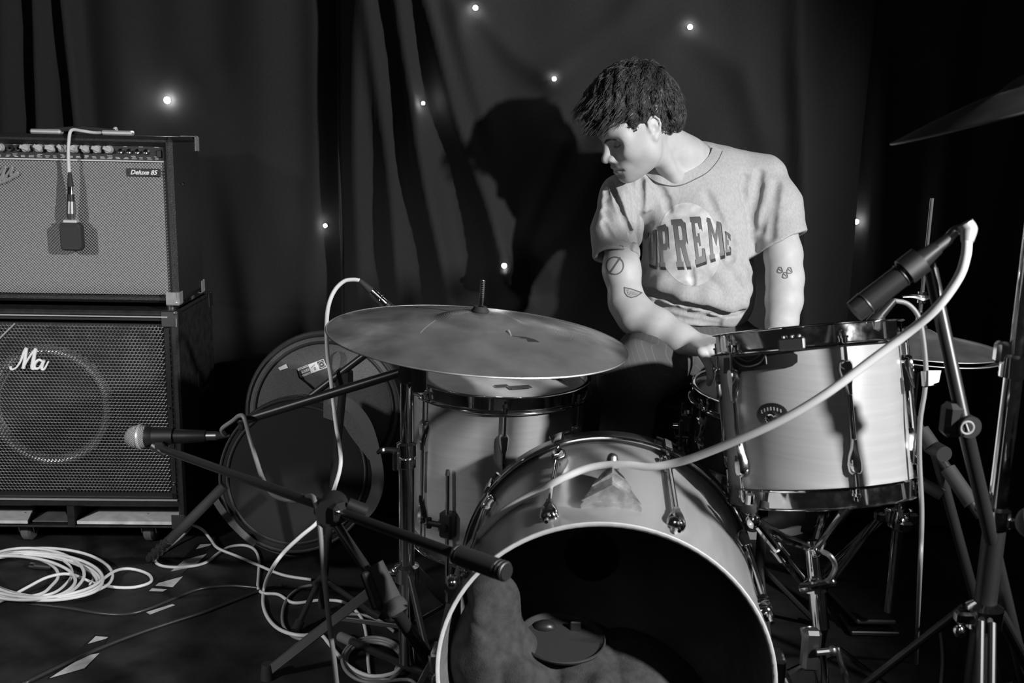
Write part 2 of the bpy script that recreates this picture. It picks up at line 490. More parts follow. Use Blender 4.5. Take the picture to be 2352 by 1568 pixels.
cr, dr = curtain('curtain', 'black curtain hanging in the dark at the right, behind the hi-hat', 0.88, 2.5, YR, 2.35, [(pl(p, YR), w_, d_) for p, w_, d_ in (([(1990, -60), (2000, 900)], 0.05, 0.04), ([(2130, -60), (2160, 700)], 0.06, 0.04))], base=(0.02, 0.32), seed=5)

# little star lights pushed through the cloth
stars = [(384, 230, dl, YL, 'brightest star light, shining on the black curtain above the amplifier', 0.010, 60),
         (747, 518, dl, YL, 'star light at the gap left of the hemmed curtain edge', 0.006, 40),
         (972, 237, dm, YM, 'small star light among the slanting folds, above the ride cymbal', 0.005, 40),
         (1092, 18, dm, YM, 'topmost star light, near the upper edge of the middle curtain', 0.007, 40),
         (1273, 181, dm, YM, 'star light just left of the person\'s fringe', 0.006, 40),
         (1158, 610, dm, YM, 'star light where the curtain folds gather, above the ride cymbal post', 0.007, 60),
         (1585, 62, dm, YM, 'star light up and to the right of the person\'s head', 0.007, 40),
         (1967, 509, dr, YR, 'star light on the curtain between the person\'s arm and the hi-hat rod', 0.007, 40)]
for px, py, dep, Y, lab, r, e in stars:
    p = PY(px, py, Y); y = dep(p.x, p.z); p = PY(px, py, y - 0.014)
    t = thing('star_light', lab, 'light', (p.x, p.y, p.z), group='star lights in the curtain')
    mb = MB(); mb.ball(p, r, 10); mb.build('bulb', bulbm, t)
    mb = MB(); mb.cone(p + V((0, r * .6, 0)), p + V((0, 0.02, 0)), r * 0.8, r * 0.9, 10); mb.build('socket', blackplastic, t)

# ================================================================ guitar amplifier on its speaker cabinet
YA = 2.66
pa = PY(411, 700, YA)                       # lower right front corner of the amplifier
AX, AZ = pa.x, pa.z
RZ = math.radians(2.0)
W_, H_, DP = 0.60, PY(402, 314, YA).z - AZ, 0.255
amp = thing('guitar_amplifier', 'black combo guitar amplifier with a knob panel, standing on the speaker cabinet', 'amplifier', (AX, YA, AZ), RZ)
def L(x, y, z): return V((x, y, z))         # amp frame: x from the right edge (negative), y back, z up
mb = MB()
mb.box((-W_ / 2, DP / 2 + 0.012, 0.012), (W_, DP - .02, 0.024), 0.008)
mb.box((-W_ / 2, DP / 2 + 0.0, H_ - 0.012), (W_, DP, 0.024), 0.009)
mb.box((-0.012, DP / 2, H_ / 2), (0.024, DP, H_), 0.009); mb.box((-W_ + 0.012, DP / 2, H_ / 2), (0.024, DP, H_), 0.009)
mb.box((-W_ / 2, DP - 0.012, H_ / 2), (W_ - .03, 0.02, H_ - .03))
mb.build('cabinet', tolex, amp, True)
pt, pb = H_ - 0.0245, H_ - 0.0655
mb = MB(); mb.box((-W_ / 2, 0.030, (pt + pb) / 2), (W_ - 0.05, 0.02, pt - pb + .003), 0.002); pan = mb.build('control_panel', blackplastic, amp, True)
mb = MB()
mb.box((-W_ / 2, 0.019, pt), (W_ - 0.05, 0.004, 0.0025)); mb.box((-W_ / 2, 0.014, pb), (W_ - 0.05, 0.008, 0.0035))
mb.build('trim_line', silver, pan, True)
# print on the panel: fine rows of unreadable legend as short dashes
mb = MB()
r2 = random.Random(4)
for i in range(26):
    x = -0.045 - i * 0.0205
    for k in range(2 if i % 3 else 3): mb.box((x + r2.uniform(-.002, .002), 0.0192, pb + 0.006 + k * 0.0032), (r2.uniform(.008, .014), 0.0006, 0.0013))
    if i % 2 == 0: mb.box((x, 0.0192, pt - 0.004), (r2.uniform(.006, .012), 0.0006, 0.001))
mb.build('legend', silver, pan, True, smooth=0, kind='stuff')
def ax_at(px, py, y=0.02):
    p = PY(px, py, YA + y); q = Matrix.Rotation(-RZ, 3, 'Z') @ (p - V((AX, YA, AZ))); return q
for px in (8, 66, 96, 123, 149, 175, 201, 227, 253):
    q = ax_at(px, 340 + (px - 100) * 0.02)
    mb = MB(); mb.cone(L(q.x, 0.022, q.z), L(q.x, 0.008, q.z), 0.0115, 0.0095, 16)
    a = r2.uniform(0.5, 1.3); d = V((-math.sin(a), 0, math.cos(a)))
    mb.bar(L(q.x, 0.006, q.z) - d * 0.010, L(q.x, 0.006, q.z) + d * 0.0125, 0.006, 0.010, 0.0015, (0, 1, 0))
    mb.build('knob', paleknob, pan, True)
for px in (31, 50, 280, 299, 318, 337):
    q = ax_at(px, 342 + (px - 100) * 0.025)
    mb = MB(); mb.lathe([(0.0035, -0.001), (0.0035, 0.007), (0.006, 0.0075), (0.0078, 0.004), (0.0085, -0.001)], L(q.x, 0.019, q.z), (0, -1, 0), 14)
    mb.build('jack_socket', chrome if px > 100 else blackmetal, pan, True)
q = ax_at(366, 353); mb = MB(); mb.box(L(q.x, 0.017, q.z), (0.012, 0.008, 0.02), 0.002); mb.build('power_switch', blackplastic, pan, True)
# grille cloth
def weave(name, c0, c1, sx, sz, bump):
    m = bpy.data.materials.new(name); m.use_nodes = True; nt = m.node_tree; b = nt.nodes['Principled BSDF']
    b.inputs['Roughness'].default_value = 0.5; b.inputs['Specular IOR Level'].default_value = 0.5
    tc = nt.nodes.new('ShaderNodeTexCoord'); sp = nt.nodes.new('ShaderNodeSeparateXYZ'); nt.links.new(tc.outputs['Object'], sp.inputs[0])
    def sine(out, k, ph=0.0):
        a = nt.nodes.new('ShaderNodeMath'); a.operation = 'MULTIPLY'; a.inputs[1].default_value = k; nt.links.new(out, a.inputs[0])
        s_ = nt.nodes.new('ShaderNodeMath'); s_.operation = 'SINE'; nt.links.new(a.outputs[0], s_.inputs[0]); return s_.outputs[0]
    mu = nt.nodes.new('ShaderNodeMath'); mu.operation = 'MULTIPLY'; nt.links.new(sine(sp.outputs[0], sx), mu.inputs[0]); nt.links.new(sine(sp.outputs[2], sz), mu.inputs[1])
    n = nt.nodes.new('ShaderNodeTexNoise'); n.inputs['Scale'].default_value = 160; nt.links.new(tc.outputs['Object'], n.inputs['Vector'])
    ad = nt.nodes.new('ShaderNodeMath'); ad.operation = 'MULTIPLY_ADD'; nt.links.new(n.outputs[0], ad.inputs[0]); ad.inputs[1].default_value = 0.9; nt.links.new(mu.outputs[0], ad.inputs[2])
    mr = nt.nodes.new('ShaderNodeMapRange'); mr.inputs[1].default_value = -0.5; mr.inputs[2].default_value = 1.4; mr.inputs[3].default_value = c0; mr.inputs[4].default_value = c1
    nt.links.new(ad.outputs[0], mr.inputs[0]); nt.links.new(mr.outputs[0], b.inputs['Base Color'])
    bp = nt.nodes.new('ShaderNodeBump'); bp.inputs['Strength'].default_value = bump; bp.inputs['Distance'].default_value = 0.002
    nt.links.new(ad.outputs[0], bp.inputs['Height']); nt.links.new(bp.outputs[0], b.inputs['Normal'])
    return m
grillm = weave('grille_cloth', 0.09, 0.42, 2 * PI / 0.0082, 2 * PI / 0.0082, 0.9)
mb = MB(); gx0, gx1, gz0, gz1 = -W_ + 0.024, -0.026, 0.024, pb - 0.002
n = 40
vs = []; fs = []
for i in range(n + 1):
    for j in range(n + 1):
        x = gx0 + (gx1 - gx0) * i / n; z = gz0 + (gz1 - gz0) * j / n
        e = min(i, n - i, j, n - j) / n
        vs.append((x, 0.012 + 0.006 * (1 - min(1, e * 12)) ** 2, z))
for i in range(n):
    for j in range(n): fs.append((i * (n + 1) + j, (i + 1) * (n + 1) + j, (i + 1) * (n + 1) + j + 1, i * (n + 1) + j + 1))
mb.add(vs, fs); mb.box(((gx0 + gx1) / 2, 0.028, (gz0 + gz1) / 2), (gx1 - gx0, 0.012, gz1 - gz0)); mb.build('grille_cloth', grillm, amp, True)
# badges
q = ax_at(331, 396, 0.01); bw, bh = 0.088, 0.0205
mb = MB(); mb.box(L(q.x, 0.0095, q.z), (bw, 0.004, bh), 0.001); bd = mb.build('name_plate', blackplastic, amp, True)
mb = MB(); writing(mb, 'Deluxe 85', L(q.x, 0.0072, q.z), (1, 0, 0), (0, 0, 1), 0.0165, shear=0.35, extrude=0.0004, bold=0.0004); mb.build('lettering', whitemark, bd, True, smooth=0)
for sx in (-1, 1): mb = MB(); mb.ball(L(q.x + sx * 0.039, 0.0072, q.z), 0.0018, 8); mb.build('rivet', chrome, bd, True)
mb = MB()
logo = [(-40, 428, 0), (-14, 418, 0), (-4, 408, 0), (4, 420, 0), (10, 404, 0), (16, 388, 0), (12, 414, 0), (22, 400, 0), (34, 384, 0), (30, 402, 0), (46, 396, 0), (40, 404, 0), (20, 412, 0)]
lp = []
for a, b, c in logo:
    q = ax_at(a, b, 0.005); lp.append(L(q.x, 0.006, q.z))
mb.tube(lp, 0.0034, 8)
lp2 = []
for a, b in ((2, 402), (12, 386), (18, 384), (15, 396), (5, 408)):
    q = ax_at(a, b, 0.004); lp2.append(L(q.x, 0.0055, q.z))
mb.tube(lp2, 0.0026, 8)
lp3 = []
for a, b in ((-60, 434), (-20, 424), (12, 418), (30, 408), (47, 395)):
    q = ax_at(a, b, 0.004); lp3.append(L(q.x, 0.0055, q.z))
mb.tube(lp3, [0.002, 0.004, 0.0035, 0.004, 0.0015], 8)
mb.build('script_logo', nickel, amp, True)
# handle, corners, feet, side screws
h0, h1 = ax_at(75, 300, 0.12), ax_at(305, 306, 0.12)
for (a, b) in ((-0.5, -0.2), (0.2, 0.5)):
    xm = (h0.x + h1.x) / 2; wd = h1.x - h0.x
    mb = MB(); mb.box(L(xm + wd * (a + b) / 2, DP / 2, H_ + 0.0065), (wd * 0.3, 0.030, 0.013), 0.004); mb.build('handle_cap', silver, amp, True)
mb = MB(); mb.tube([L(h0.x + 0.05, DP / 2, H_ + 0.010), L((h0.x + h1.x) / 2, DP / 2, H_ + 0.016), L(h1.x - 0.05, DP / 2, H_ + 0.010)], 0.0065, 8); mb.build('handle_strap', rubber, amp, True)
def corner(mbx, x, y, z, sx, sy, sz, s=0.030):
    """A pressed metal corner cap: three rounded plates meeting at a ball."""
    c = V((x, y, z)); t = 0.0022
    mbx.box(c + V((-sx * s / 2, sy * -0.0 + sy * 0.001, -sz * s / 2)), (s, t, s), 0.001)
    mbx.box(c + V((sx * 0.001, -sy * s / 2, -sz * s / 2)), (t, s, s), 0.001)
    mbx.box(c + V((-sx * s / 2, -sy * s / 2, sz * 0.001)), (s, s, t), 0.001)
    mbx.tube([c + V((sx * -.003, 0, -sz * s)), c + V((sx * -.003, sy * -.003, -sz * .004))], 0.0045, 8, False)
    mbx.ball(c + V((-sx * .005, -sy * .005, -sz * .005)), 0.0085, 10)
for nm, args in (('corner_cap', (0, 0, 0, 1, -1, -1)), ('corner_cap', (0, DP, 0, 1, 1, -1)), ('corner_cap', (0, DP, H_, 1, 1, 1)), ('corner_cap', (-W_, 0, 0, -1, -1, -1)), ('corner_cap', (-W_, DP, H_, -1, 1, 1))):
    mb = MB(); corner(mb, *args, s=0.034 if args[5] < 0 else 0.04); mb.build(nm, nickel, amp, True)
for x in (-0.03, -W_ + 0.03):
    for y in (0.03, DP - 0.03):
        mb = MB(); mb.cone(L(x, y, 0.001), L(x, y, -0.0175), 0.014, 0.012, 14); mb.build('foot', dullmetal, amp, True)
for y in (0.05, 0.085):
    mb = MB(); mb.ball(L(0.0005, y, H_ * 0.72), 0.0045, 8); mb.build('screw', chrome, amp, True)

# speaker cabinet below
CZ1 = AZ - 0.018
CZ0 = PY(405, 1212, YA).z
CX = PY(408, 900, YA - 0.01).x + 0.006
CW, CD = 0.74, 0.36
cab = thing('speaker_cabinet', 'large black speaker cabinet on castors with a perforated metal grille', 'speaker', (CX, YA - 0.005, CZ0), RZ)
CH = CZ1 - CZ0
def cx_at(px, py, y=0.0):
    p = PY(px, py, YA + y); return Matrix.Rotation(-RZ, 3, 'Z') @ (p - V((CX, YA - .005, CZ0)))
gt, gb = cx_at(200, 724).z, cx_at(200, 1142).z           # grille opening
st0, st1 = cx_at(300, 1205).z, cx_at(300, 1162).z        # slot of the ports
mb = MB()
mb.box((-CW / 2, CD / 2, CH - (CH - gt) / 2), (CW, CD, CH - gt), 0.006)
mb.box((-0.011, CD / 2, CH / 2), (0.022, CD, CH), 0.006); mb.box((-CW + 0.011, CD / 2, CH / 2), (0.022, CD, CH), 0.006)
mb.box((-CW / 2, CD / 2, (gb + st1) / 2), (CW - .02, CD - .01, gb - st1), 0.003)
mb.box((-CW / 2, CD / 2, st0 / 2), (CW, CD, st0), 0.006)
mb.box((-CW / 2, CD - 0.01, CH / 2), (CW - .02, 0.018, CH - .02))
dv = cx_at(168, 1180).x
mb.box((dv, 0.06, (st0 + st1) / 2), (0.020, 0.12, st1 - st0 + .004))
mb.build('cabinet', blackpaintwood, cab, True)
mb = MB(); mb.box((-CW / 2, 0.05, (gt + gb) / 2), (CW - .05, 0.01, gt - gb)); mb.build('baffle', blackplastic, cab, True)
# perforated grille: hexagonal holes in a thin sheet
mb = MB(); hs = 0.0098; gx0, gx1 = -CW + 0.024, -0.026
rows = int((gt - gb - 0.03) / (hs * 0.866)); cols = int((gx1 - gx0 - 0.035) / hs)
k3 = hs / math.sqrt(3)
for i in range(rows):
    for j in range(cols):
        c = V((gx1 - 0.020 - j * hs - (hs / 2 if i % 2 else 0), 0.010, gb + 0.02 + i * hs * 0.866))
        vs = []
        for rad, dy in ((k3, 0.0), (k3 * 0.66, 0.0008)):
            for k in range(6):
                a = PI / 6 + k * PI / 3; vs.append(c + V((rad * math.cos(a), dy, rad * math.sin(a))))
        mb.add(vs, [(k, (k + 1) % 6, 6 + (k + 1) % 6, 6 + k) for k in range(6)])
me = bpy.data.meshes.new('perforated_grille'); me.from_pydata([tuple(v) for v in mb.v], [], mb.f)
perfm = mat('perforated_steel', 0.22, 0.33, 0.9, rvary=0.08, vscale=20)
finish('perforated_grille', me, perfm, cab, 0, 'stuff', fix=False)
mb = MB()
for (a, b, c, d) in ((gx0, gx1, gt - 0.012, gt), (gx0, gx1, gb, gb + 0.018), (gx1 - 0.014, gx1, gb, gt), (gx0, gx0 + 0.014, gb, gt)):
    mb.box(((a + b) / 2, 0.010, (c + d) / 2), (b - a, 0.004, d - c), 0.001)
mb.build('grille_frame', blackmetal, cab, True)
for px, py in ((379, 750), (389, 936), (404, 1111), (120, 750), (160, 1120)):
    q = cx_at(px, py); mb = MB(); mb.ball(L(min(q.x, gx1 - .006), 0.0065, q.z), 0.0045, 8); mb.build('screw', chrome, cab, True)
mb = MB(); mb.box((-CW / 2, -0.0005, gt + 0.001), (CW - .05, 0.004, 0.003)); mb.build('edge_piping', silver, cab, True)
mb = MB(); mb.box((-CW / 2, 0, gb - 0.0005), (CW - .045, 0.006, 0.004)); mb.build('edge_piping', silver, cab, True)
# loudspeaker seen through the holes
q = cx_at(130, 925, 0.06)
mb = MB()
mb.lathe([(0.175, 0.0), (0.168, 0.010), (0.155, 0.012), (0.148, 0.002), (0.10, -0.035), (0.055, -0.06), (0.05, -0.045), (0.0, -0.035)], L(q.x, 0.042, q.z), (0, -1, 0), 48)
mb.build('loudspeaker', mat('speaker_paper', 0.16, 0.45), cab, True)
mb = MB(); mb.ring(L(q.x, 0.036, q.z), (0, -1, 0), 0.158, 0.008, 48); mb.build('speaker_surround', silver, cab, True)
# script letters "Ma" (the rest is out of frame) and the piping diagonal at the corner
def stroke(mbx, pts, rr):
    lp = []
    for a, b in pts:
        q = cx_at(a, b, -0.002); lp.append(L(q.x, 0.0035, q.z))
    mbx.tube(lp, rr, 8, sub=5)
mb = MB()
stroke(mb, [(30, 838), (32, 845), (42, 842), (52, 828), (60, 808), (66, 797)], [0.0045, 0.003, 0.0025, 0.003, 0.004, 0.005])
stroke(mb, [(66, 797), (63, 820), (59, 843)], [0.0045, 0.0045, 0.005])
stroke(mb, [(59, 843), (72, 818), (87, 798)], [0.002, 0.0028, 0.0035])
stroke(mb, [(87, 798), (82, 822), (79, 842), (86, 844)], [0.0045, 0.0052, 0.005, 0.003])
stroke(mb, [(101, 827), (94, 824), (85, 832), (85, 843), (95, 842), (103, 828)], [0.003, 0.0038, 0.0042, 0.0042, 0.003, 0.003])
stroke(mb, [(105, 825), (100, 842), (106, 845), (116, 827)], [0.0045, 0.0045, 0.003, 0.0022])
mb.build('script_lettering', whitemark, cab, True)
mb = MB(); a, b = cx_at(-6, 786), cx_at(40, 740); mb.bar(L(a.x, 0.006, a.z), L(b.x, 0.006, b.z), 0.004, 0.005); mb.build('corner_piping', silver, cab, True)
# ports: pale boards lying inside the slot
ang = math.radians(0)
for (xa, xb, nm) in ((cx_at(181, 1200).x, cx_at(415, 1200).x, 0), (cx_at(-200, 1200).x, cx_at(70, 1200).x, 1)):
    d = 0.16; z = st0 + 0.004
    mb = MB(); mb.prism([(xa, 0.004), (min(xb, -0.024), 0.004), (min(xb, -0.024) - 0.040, d), (xa + 0.035, d)], (0, 0, z), (1, 0, 0), (0, 1, 0), (0, 0, 1), 0.009)
    mb.build('port_board', palewood, cab, True, smooth=0)
mb = MB(); mb.prism([(cx_at(75, 1200).x, 0.02), (dv - .012, 0.02), (cx_at(95, 1165).x, 0.15), (cx_at(90, 1165).x, .15)], (0, 0, st0 + .003), (1, 0, 0), (0, 1, 0), (0, 0, 1), 0.004)
mb.build('port_board', mat('grey_board', 0.13, 0.7, vary=.2, vscale=30), cab, True, smooth=0)
for args in ((0, 0, CH, 1, -1, 1), (0, CD, CH, 1, 1, 1), (0, CD, 0, 1, 1, -1), (0, 0, 0, 1, -1, -1)):
    mb = MB(); corner(mb, *args, s=0.042); mb.build('corner_cap', dullmetal, cab, True)
mb = MB(); mb.box(L(0.002, CD * 0.62, CH * 0.55), (0.004, 0.12, 0.15), 0.003); mb.box(L(0.006, CD * .62, CH * .55), (0.006, 0.095, 0.028), 0.003); mb.build('side_handle', blackplastic, cab, True)
# castors
for px, x in ((70, None), (345, None), (-150, None)):
    q = cx_at(px, 1240, 0.06); z0 = -CZ0
    for y in ((0.07,) if px > -100 else (0.07, 0.3)):
        r = 0.034; c = V((q.x, y + 0.012, z0 + r + 0.0005))
        mb = MB(); mb.box(L(q.x, y, -0.003), (0.06, 0.06, 0.006), 0.001)
        mb.cone(L(q.x, y, -0.004), L(q.x, y, -CZ0 + 2 * r + 0.012), 0.016, 0.02, 12)
        for s in (-1, 1):
            mb.prism([(-0.02, 0.012), (0.02, 0.012), (0.012, -0.045), (-0.006, -0.045)], L(q.x + s * 0.019, y, z0 + 2 * r + 0.006), (0, 1, 0), (0, 0, 1), (s, 0, 0), 0.003)
        mb.ball(L(q.x, y - 0.005, z0 + 2 * r + 0.004), 0.021, 12, (1, 1, .8))
        k = mb.build('castor', steel, cab, True)
        mb = MB(); mb.lathe([(0.0, -0.015), (r * .8, -0.015), (r, -0.009), (r, 0.009), (r * .8, 0.015), (0, 0.015)], c, (1, 0, 0), 20); mb.build('wheel', greyrubber, k, True)

# microphone hanging by its cable in front of the amplifier
def ap(px, py, y): return PY(px, py, YA + y)
m0 = ap(166, 543, -0.035)
mic = thing('microphone', 'square black microphone hanging by its cable in front of the amplifier grille', 'microphone', m0)
X_, Z_ = V((1, 0, 0)), V((0, 0, 1))
so = Solid(); so.u(slab(A(m0), (0.029, 0.016, 0.037), None, 0.011))
so.cut(slab(A(m0 + V((0, -0.016, 0))), (0.0235, 0.0025, 0.031), None, 0.0024), 0.002)
solid_obj('head_grille', so.mesh(A(m0) - .05, A(m0) + .05, 0.002), rubber, mic)
mb = MB(); mb.ring(m0 + V((0, -0.0158, 0)), (0, -1, 0), 0.0, 0.0001, 4)
mb = MB(); mb.box(m0 + V((-.001, 0, 0.040)), (0.036, 0.018, 0.009), 0.002); mb.build('clamp_band', silver, mic)
t0, t1 = ap(163, 503, -.033), ap(160, 415, -.033)
mb = MB(); mb.cone(m0 + V((0, 0, .043)), t0, 0.008, 0.008); mb.cone(t0, ap(163, 490, -.033), 0.010, 0.012); mb.cone(ap(163, 490, -.033), ap(163, 462, -.033), 0.0125, 0.011); mb.build('stem', steel, mic)
mb = MB(); mb.cone(ap(163, 462, -.033), ap(162, 446, -.033), 0.0095); mb.build('coupling', blackmetal, mic)
mb = MB(); mb.cone(ap(162, 446, -.033), ap(162, 428, -.033), 0.0085); mb.build('connector_ring', chrome, mic)
mb = MB(); mb.cone(ap(162, 428, -.033), ap(160, 395, -.033), 0.0085, 0.0045); mb.build('connector_boot', rubber, mic)
mb = MB(); mb.tube([ap(159, 398, -.033), ap(157, 360, -.030), ap(158, 325, -.022), ap(164, 303, -.01) + V((0, 0, .004)), V((ap(176, 301, 0).x, YA + .03, AZ + H_ + .010)), V((ap(190, 305, 0).x, YA + .075, AZ + H_ + .006)), V((ap(184, 305, 0).x, YA + .2, AZ + H_ + .006)), V((ap(176, 305, 0).x, YA + .275, AZ + H_ - .01)), V((ap(176, 305, 0).x, YA + .29, AZ + .1))], 0.0042, 10)
tag(mb.build('cable', whitecable), 'pale cable draped over the amplifier top, holding the hanging microphone', 'cable')
# ================================================================ drums
def drum_frame(c, axis, up):
    a = V(axis).normalized(); u = V(up); u = (u - a * u.dot(a)).normalized(); v = a.cross(u)
    return V(c), a, u, v
def dpos(fr, ang, rad, h):                # angle in degrees from u towards v, radius, along axis
    c, a, u, v = fr; g = math.radians(ang)
    return c + a * h + (u * math.cos(g) + v * math.sin(g)) * rad
def drad(fr, ang):
    c, a, u, v = fr; g = math.radians(ang); return u * math.cos(g) + v * math.sin(g)
def shell(root, fr, R, L, m, mi, name='shell', th=0.008):
    c, a, u, v = fr
    mb = MB(); mb.lathe([(R, -L / 2 + .0015), (R, L / 2 - .0015)], c, a, 96, u); s = mb.build(name, m, root, smooth=180)
    mb = MB(); mb.lathe([(R - th, -L / 2 + .002), (R - th, L / 2 - .002)], c, a, 96, u); mb.build('inner_shell', mi, root, smooth=180)
    return s
def bearing_edge(root, fr, R, h, sgn, m, th=0.008):
    c, a, u, v = fr
    mb = MB(); mb.lathe([(R, h - sgn * .002), (R - .001, h), (R - th * .6, h), (R - th, h - sgn * .003)], c, a, 96, u); mb.build('bearing_edge', m, root, smooth=60)
def hoop(root, fr, R, h, sgn, m, wide=0.034):
    """Pressed steel hoop: a band with flanges turned outwards at both rims."""
    c, a, u, v = fr; s = sgn
    pr = [(R + .002, h - s * .006), (R + .002, h + s * (wide - .012)), (R + .0045, h + s * (wide - .009)), (R + .0095, h + s * (wide - .010)), (R + .0098, h + s * (wide - .0075)), (R + .004, h + s * (wide - .006)), (R - .0008, h + s * (wide - .010)),
          (R - .0008, h - s * .006), (R + .012, h - s * .0105), (R + .0125, h - s * .008), (R + .004, h - s * .006)]
    pr = [(R - .001, h + s * (wide - .010)), (R + .001, h + s * (wide - .0065)), (R + .008, h + s * (wide - .0065)), (R + .010, h + s * (wide - .008)), (R + .008, h + s * (wide - .0095)), (R + .0032, h + s * (wide - .0105)),
          (R + .0025, h - s * .004), (R + .0055, h - s * .0065), (R + .0135, h - s * .007), (R + .0145, h - s * .0088), (R + .013, h - s * .0105), (R + .003, h - s * .0105), (R - .001, h - s * .006), (R - .001, h + s * (wide - .010))]
    mb = MB(); mb.lathe(pr, c, a, 96, u); return mb.build('hoop', m, root, smooth=40)
def lug(root, fr, R, ang, h0, h1, m, wide=0.021, end=0.058):
    """Tube lug with a teardrop casing at each end."""
    c, a, u, v = fr; n = drad(fr, ang); t = a.cross(n); s = 1 if h1 > h0 else -1
    mb = MB()
    for hh, d in ((h0, s), (h1, -s)):
        q = [(wide * .30, 0), (wide * .5, .006), (wide * .54, .018), (wide * .44, .032), (wide * .26, .047), (wide * .2, end)]
        pts = []
        prof = [(x, y) for x, y in q] + [(-x, y) for x, y in reversed(q)]
        base = dpos(fr, ang, R - .001, hh)
        poly = [(x, y * d) for x, y in prof]
        o1 = [base + t * x + a * y for x, y in poly]
        o2 = [base + t * x * .92 + a * y + n * .012 for x, y in poly]
        o3 = [base + t * x * .55 + a * (y * .86 + .004 * d) + n * .0185 for x, y in poly]
        N = len(poly); vs = o1 + o2 + o3
        fs = [(i + k * N, (i + 1) % N + k * N, (i + 1) % N + (k + 1) * N, i + (k + 1) * N) for k in (0, 1) for i in range(N)] + [tuple(range(2 * N, 3 * N))]
        mb.add(vs, fs)
    mb.cone(dpos(fr, ang, R + .0105, h0 + s * .03), dpos(fr, ang, R + .0105, h1 - s * .03), 0.0052, n=12)
    return mb.build('lug', m, root, smooth=50)
def rod(root, fr, R, ang, h0, h1, m):
    """Tension rod from the lug out over the hoop, with its square head and ear."""
    s = 1 if h1 > h0 else -1; a = fr[1]
    mb = MB(); mb.cone(dpos(fr, ang, R + .0105, h0), dpos(fr, ang, R + .0105, h1), 0.0032, n=10)
    n = drad(fr, ang); t = a.cross(n)
    mb.cone(dpos(fr, ang, R + .0105, h1 - s * .002), dpos(fr, ang, R + .0105, h1 + s * .002), 0.0075, n=14)
    mb.box(dpos(fr, ang, R + .0105, h1 + s * .006), (.0065, .0065, .011), 0.001, (t, n, a))
    mb.cone(dpos(fr, ang, R + .0105, h1 - s * .010), dpos(fr, ang, R + .0105, h1 - s * .002), 0.0055, n=12)
    return mb.build('tension_rod', m, root, smooth=40)

# ---- bass drum: front head and front hoop are off
KR, KL = 0.2795, 0.405
kt = P(1402, 1197, 1.575); KF = kt - V((0, 0, KR))
kax = V((math.sin(math.radians(5.5)), math.cos(math.radians(5.5)), 0.015)).normalized()
kc = KF + kax * (KL / 2)
kfr = drum_frame(kc, kax, (0, 0, 1))
kick = thing('bass_drum', 'large lacquered wooden bass drum with its open shell facing the viewer', 'drum', (kc.x, kc.y, 0))
shell(kick, kfr, KR, KL, shellw, shelli)
bearing_edge(kick, kfr, KR, -KL / 2, -1, edgew)
mb = MB(); mb.lathe([(KR - .004, KL / 2), (KR + .012, KL / 2 - .012), (KR + .016, KL / 2 - .008), (KR + .016, KL / 2 + .028), (KR + .012, KL / 2 + .034), (KR + .004, KL / 2 + .034), (KR + .0, KL / 2 + .026), (KR - .004, KL / 2)], kc, kax, 96, (0, 0, 1)); mb.build('hoop', hoopw, kick, smooth=40)
mb = MB(); mb.ring(kc + kax * (KL / 2 - .014), kax, KR + .014, 0.0035, 96, 8); mb.build('hoop_trim', chrome, kick)
mb = MB(); mb.lathe([(0, KL / 2 + .002), (KR - .03, KL / 2 + .002), (KR + .004, KL / 2 - .003), (KR + .004, KL / 2 - .006), (0, KL / 2 - .001)], kc, kax, 64, (0, 0, 1)); kh = mb.build('back_head', darkhead, kick)
mb = MB(); mb.lathe([(0, KL / 2 - .0015), (.055, KL / 2 - .0015), (.055, KL / 2 - .003), (0, KL / 2 - .003)], kc + V((-.03, 0, .04)), kax, 32); mb.build('beater_patch', blackmetal, kh)
def kdeg(px, py):                # angle of a pixel on the front rim
    q = P(px, py, 1.575) - KF; return math.degrees(math.atan2(q.dot(kfr[3]), q.dot(kfr[2])))
vs_ = 1 if kfr[3].x > 0 else -1
for deg in (-55, -20.5, 22, 65, 108, -100):
    g = deg * vs_
    lug(kick, kfr, KR, g, KL / 2 - .045, -KL / 2 + .035, chrome, 0.030, 0.062)
    mb = MB(); n = drad(kfr, g); t = kax.cross(n)
    mb.cone(dpos(kfr, g, KR + .0115, KL / 2 - .05), dpos(kfr, g, KR + .0155, KL / 2 + .045), 0.0036, n=10)
    mb.box(dpos(kfr, g, KR + .019, KL / 2 + .012), (.018, .006, .05), 0.002, (t, n, kax)); mb.box(dpos(kfr, g, KR + .010, KL / 2 + .037), (.018, .024, .006), .002, (t, n, kax))
    mb.tube([dpos(kfr, g, KR + .0155, KL / 2 + .045) + t * -.022, dpos(kfr, g, KR + .0155, KL / 2 + .05), dpos(kfr, g, KR + .0155, KL / 2 + .045) + t * .022], 0.0035, 8)
    mb.build('claw_hook', chrome, kick)
    mb = MB(); mb.cone(dpos(kfr, g, KR + .0105, -KL / 2 + .04), dpos(kfr, g, KR + .0105, -KL / 2 + .006), 0.0032, n=10); mb.cone(dpos(kfr, g, KR + .0105, -KL / 2 + .032), dpos(kfr, g, KR + .0105, -KL / 2 + .022), 0.0055, n=12); mb.build('tension_rod', chrome, kick)
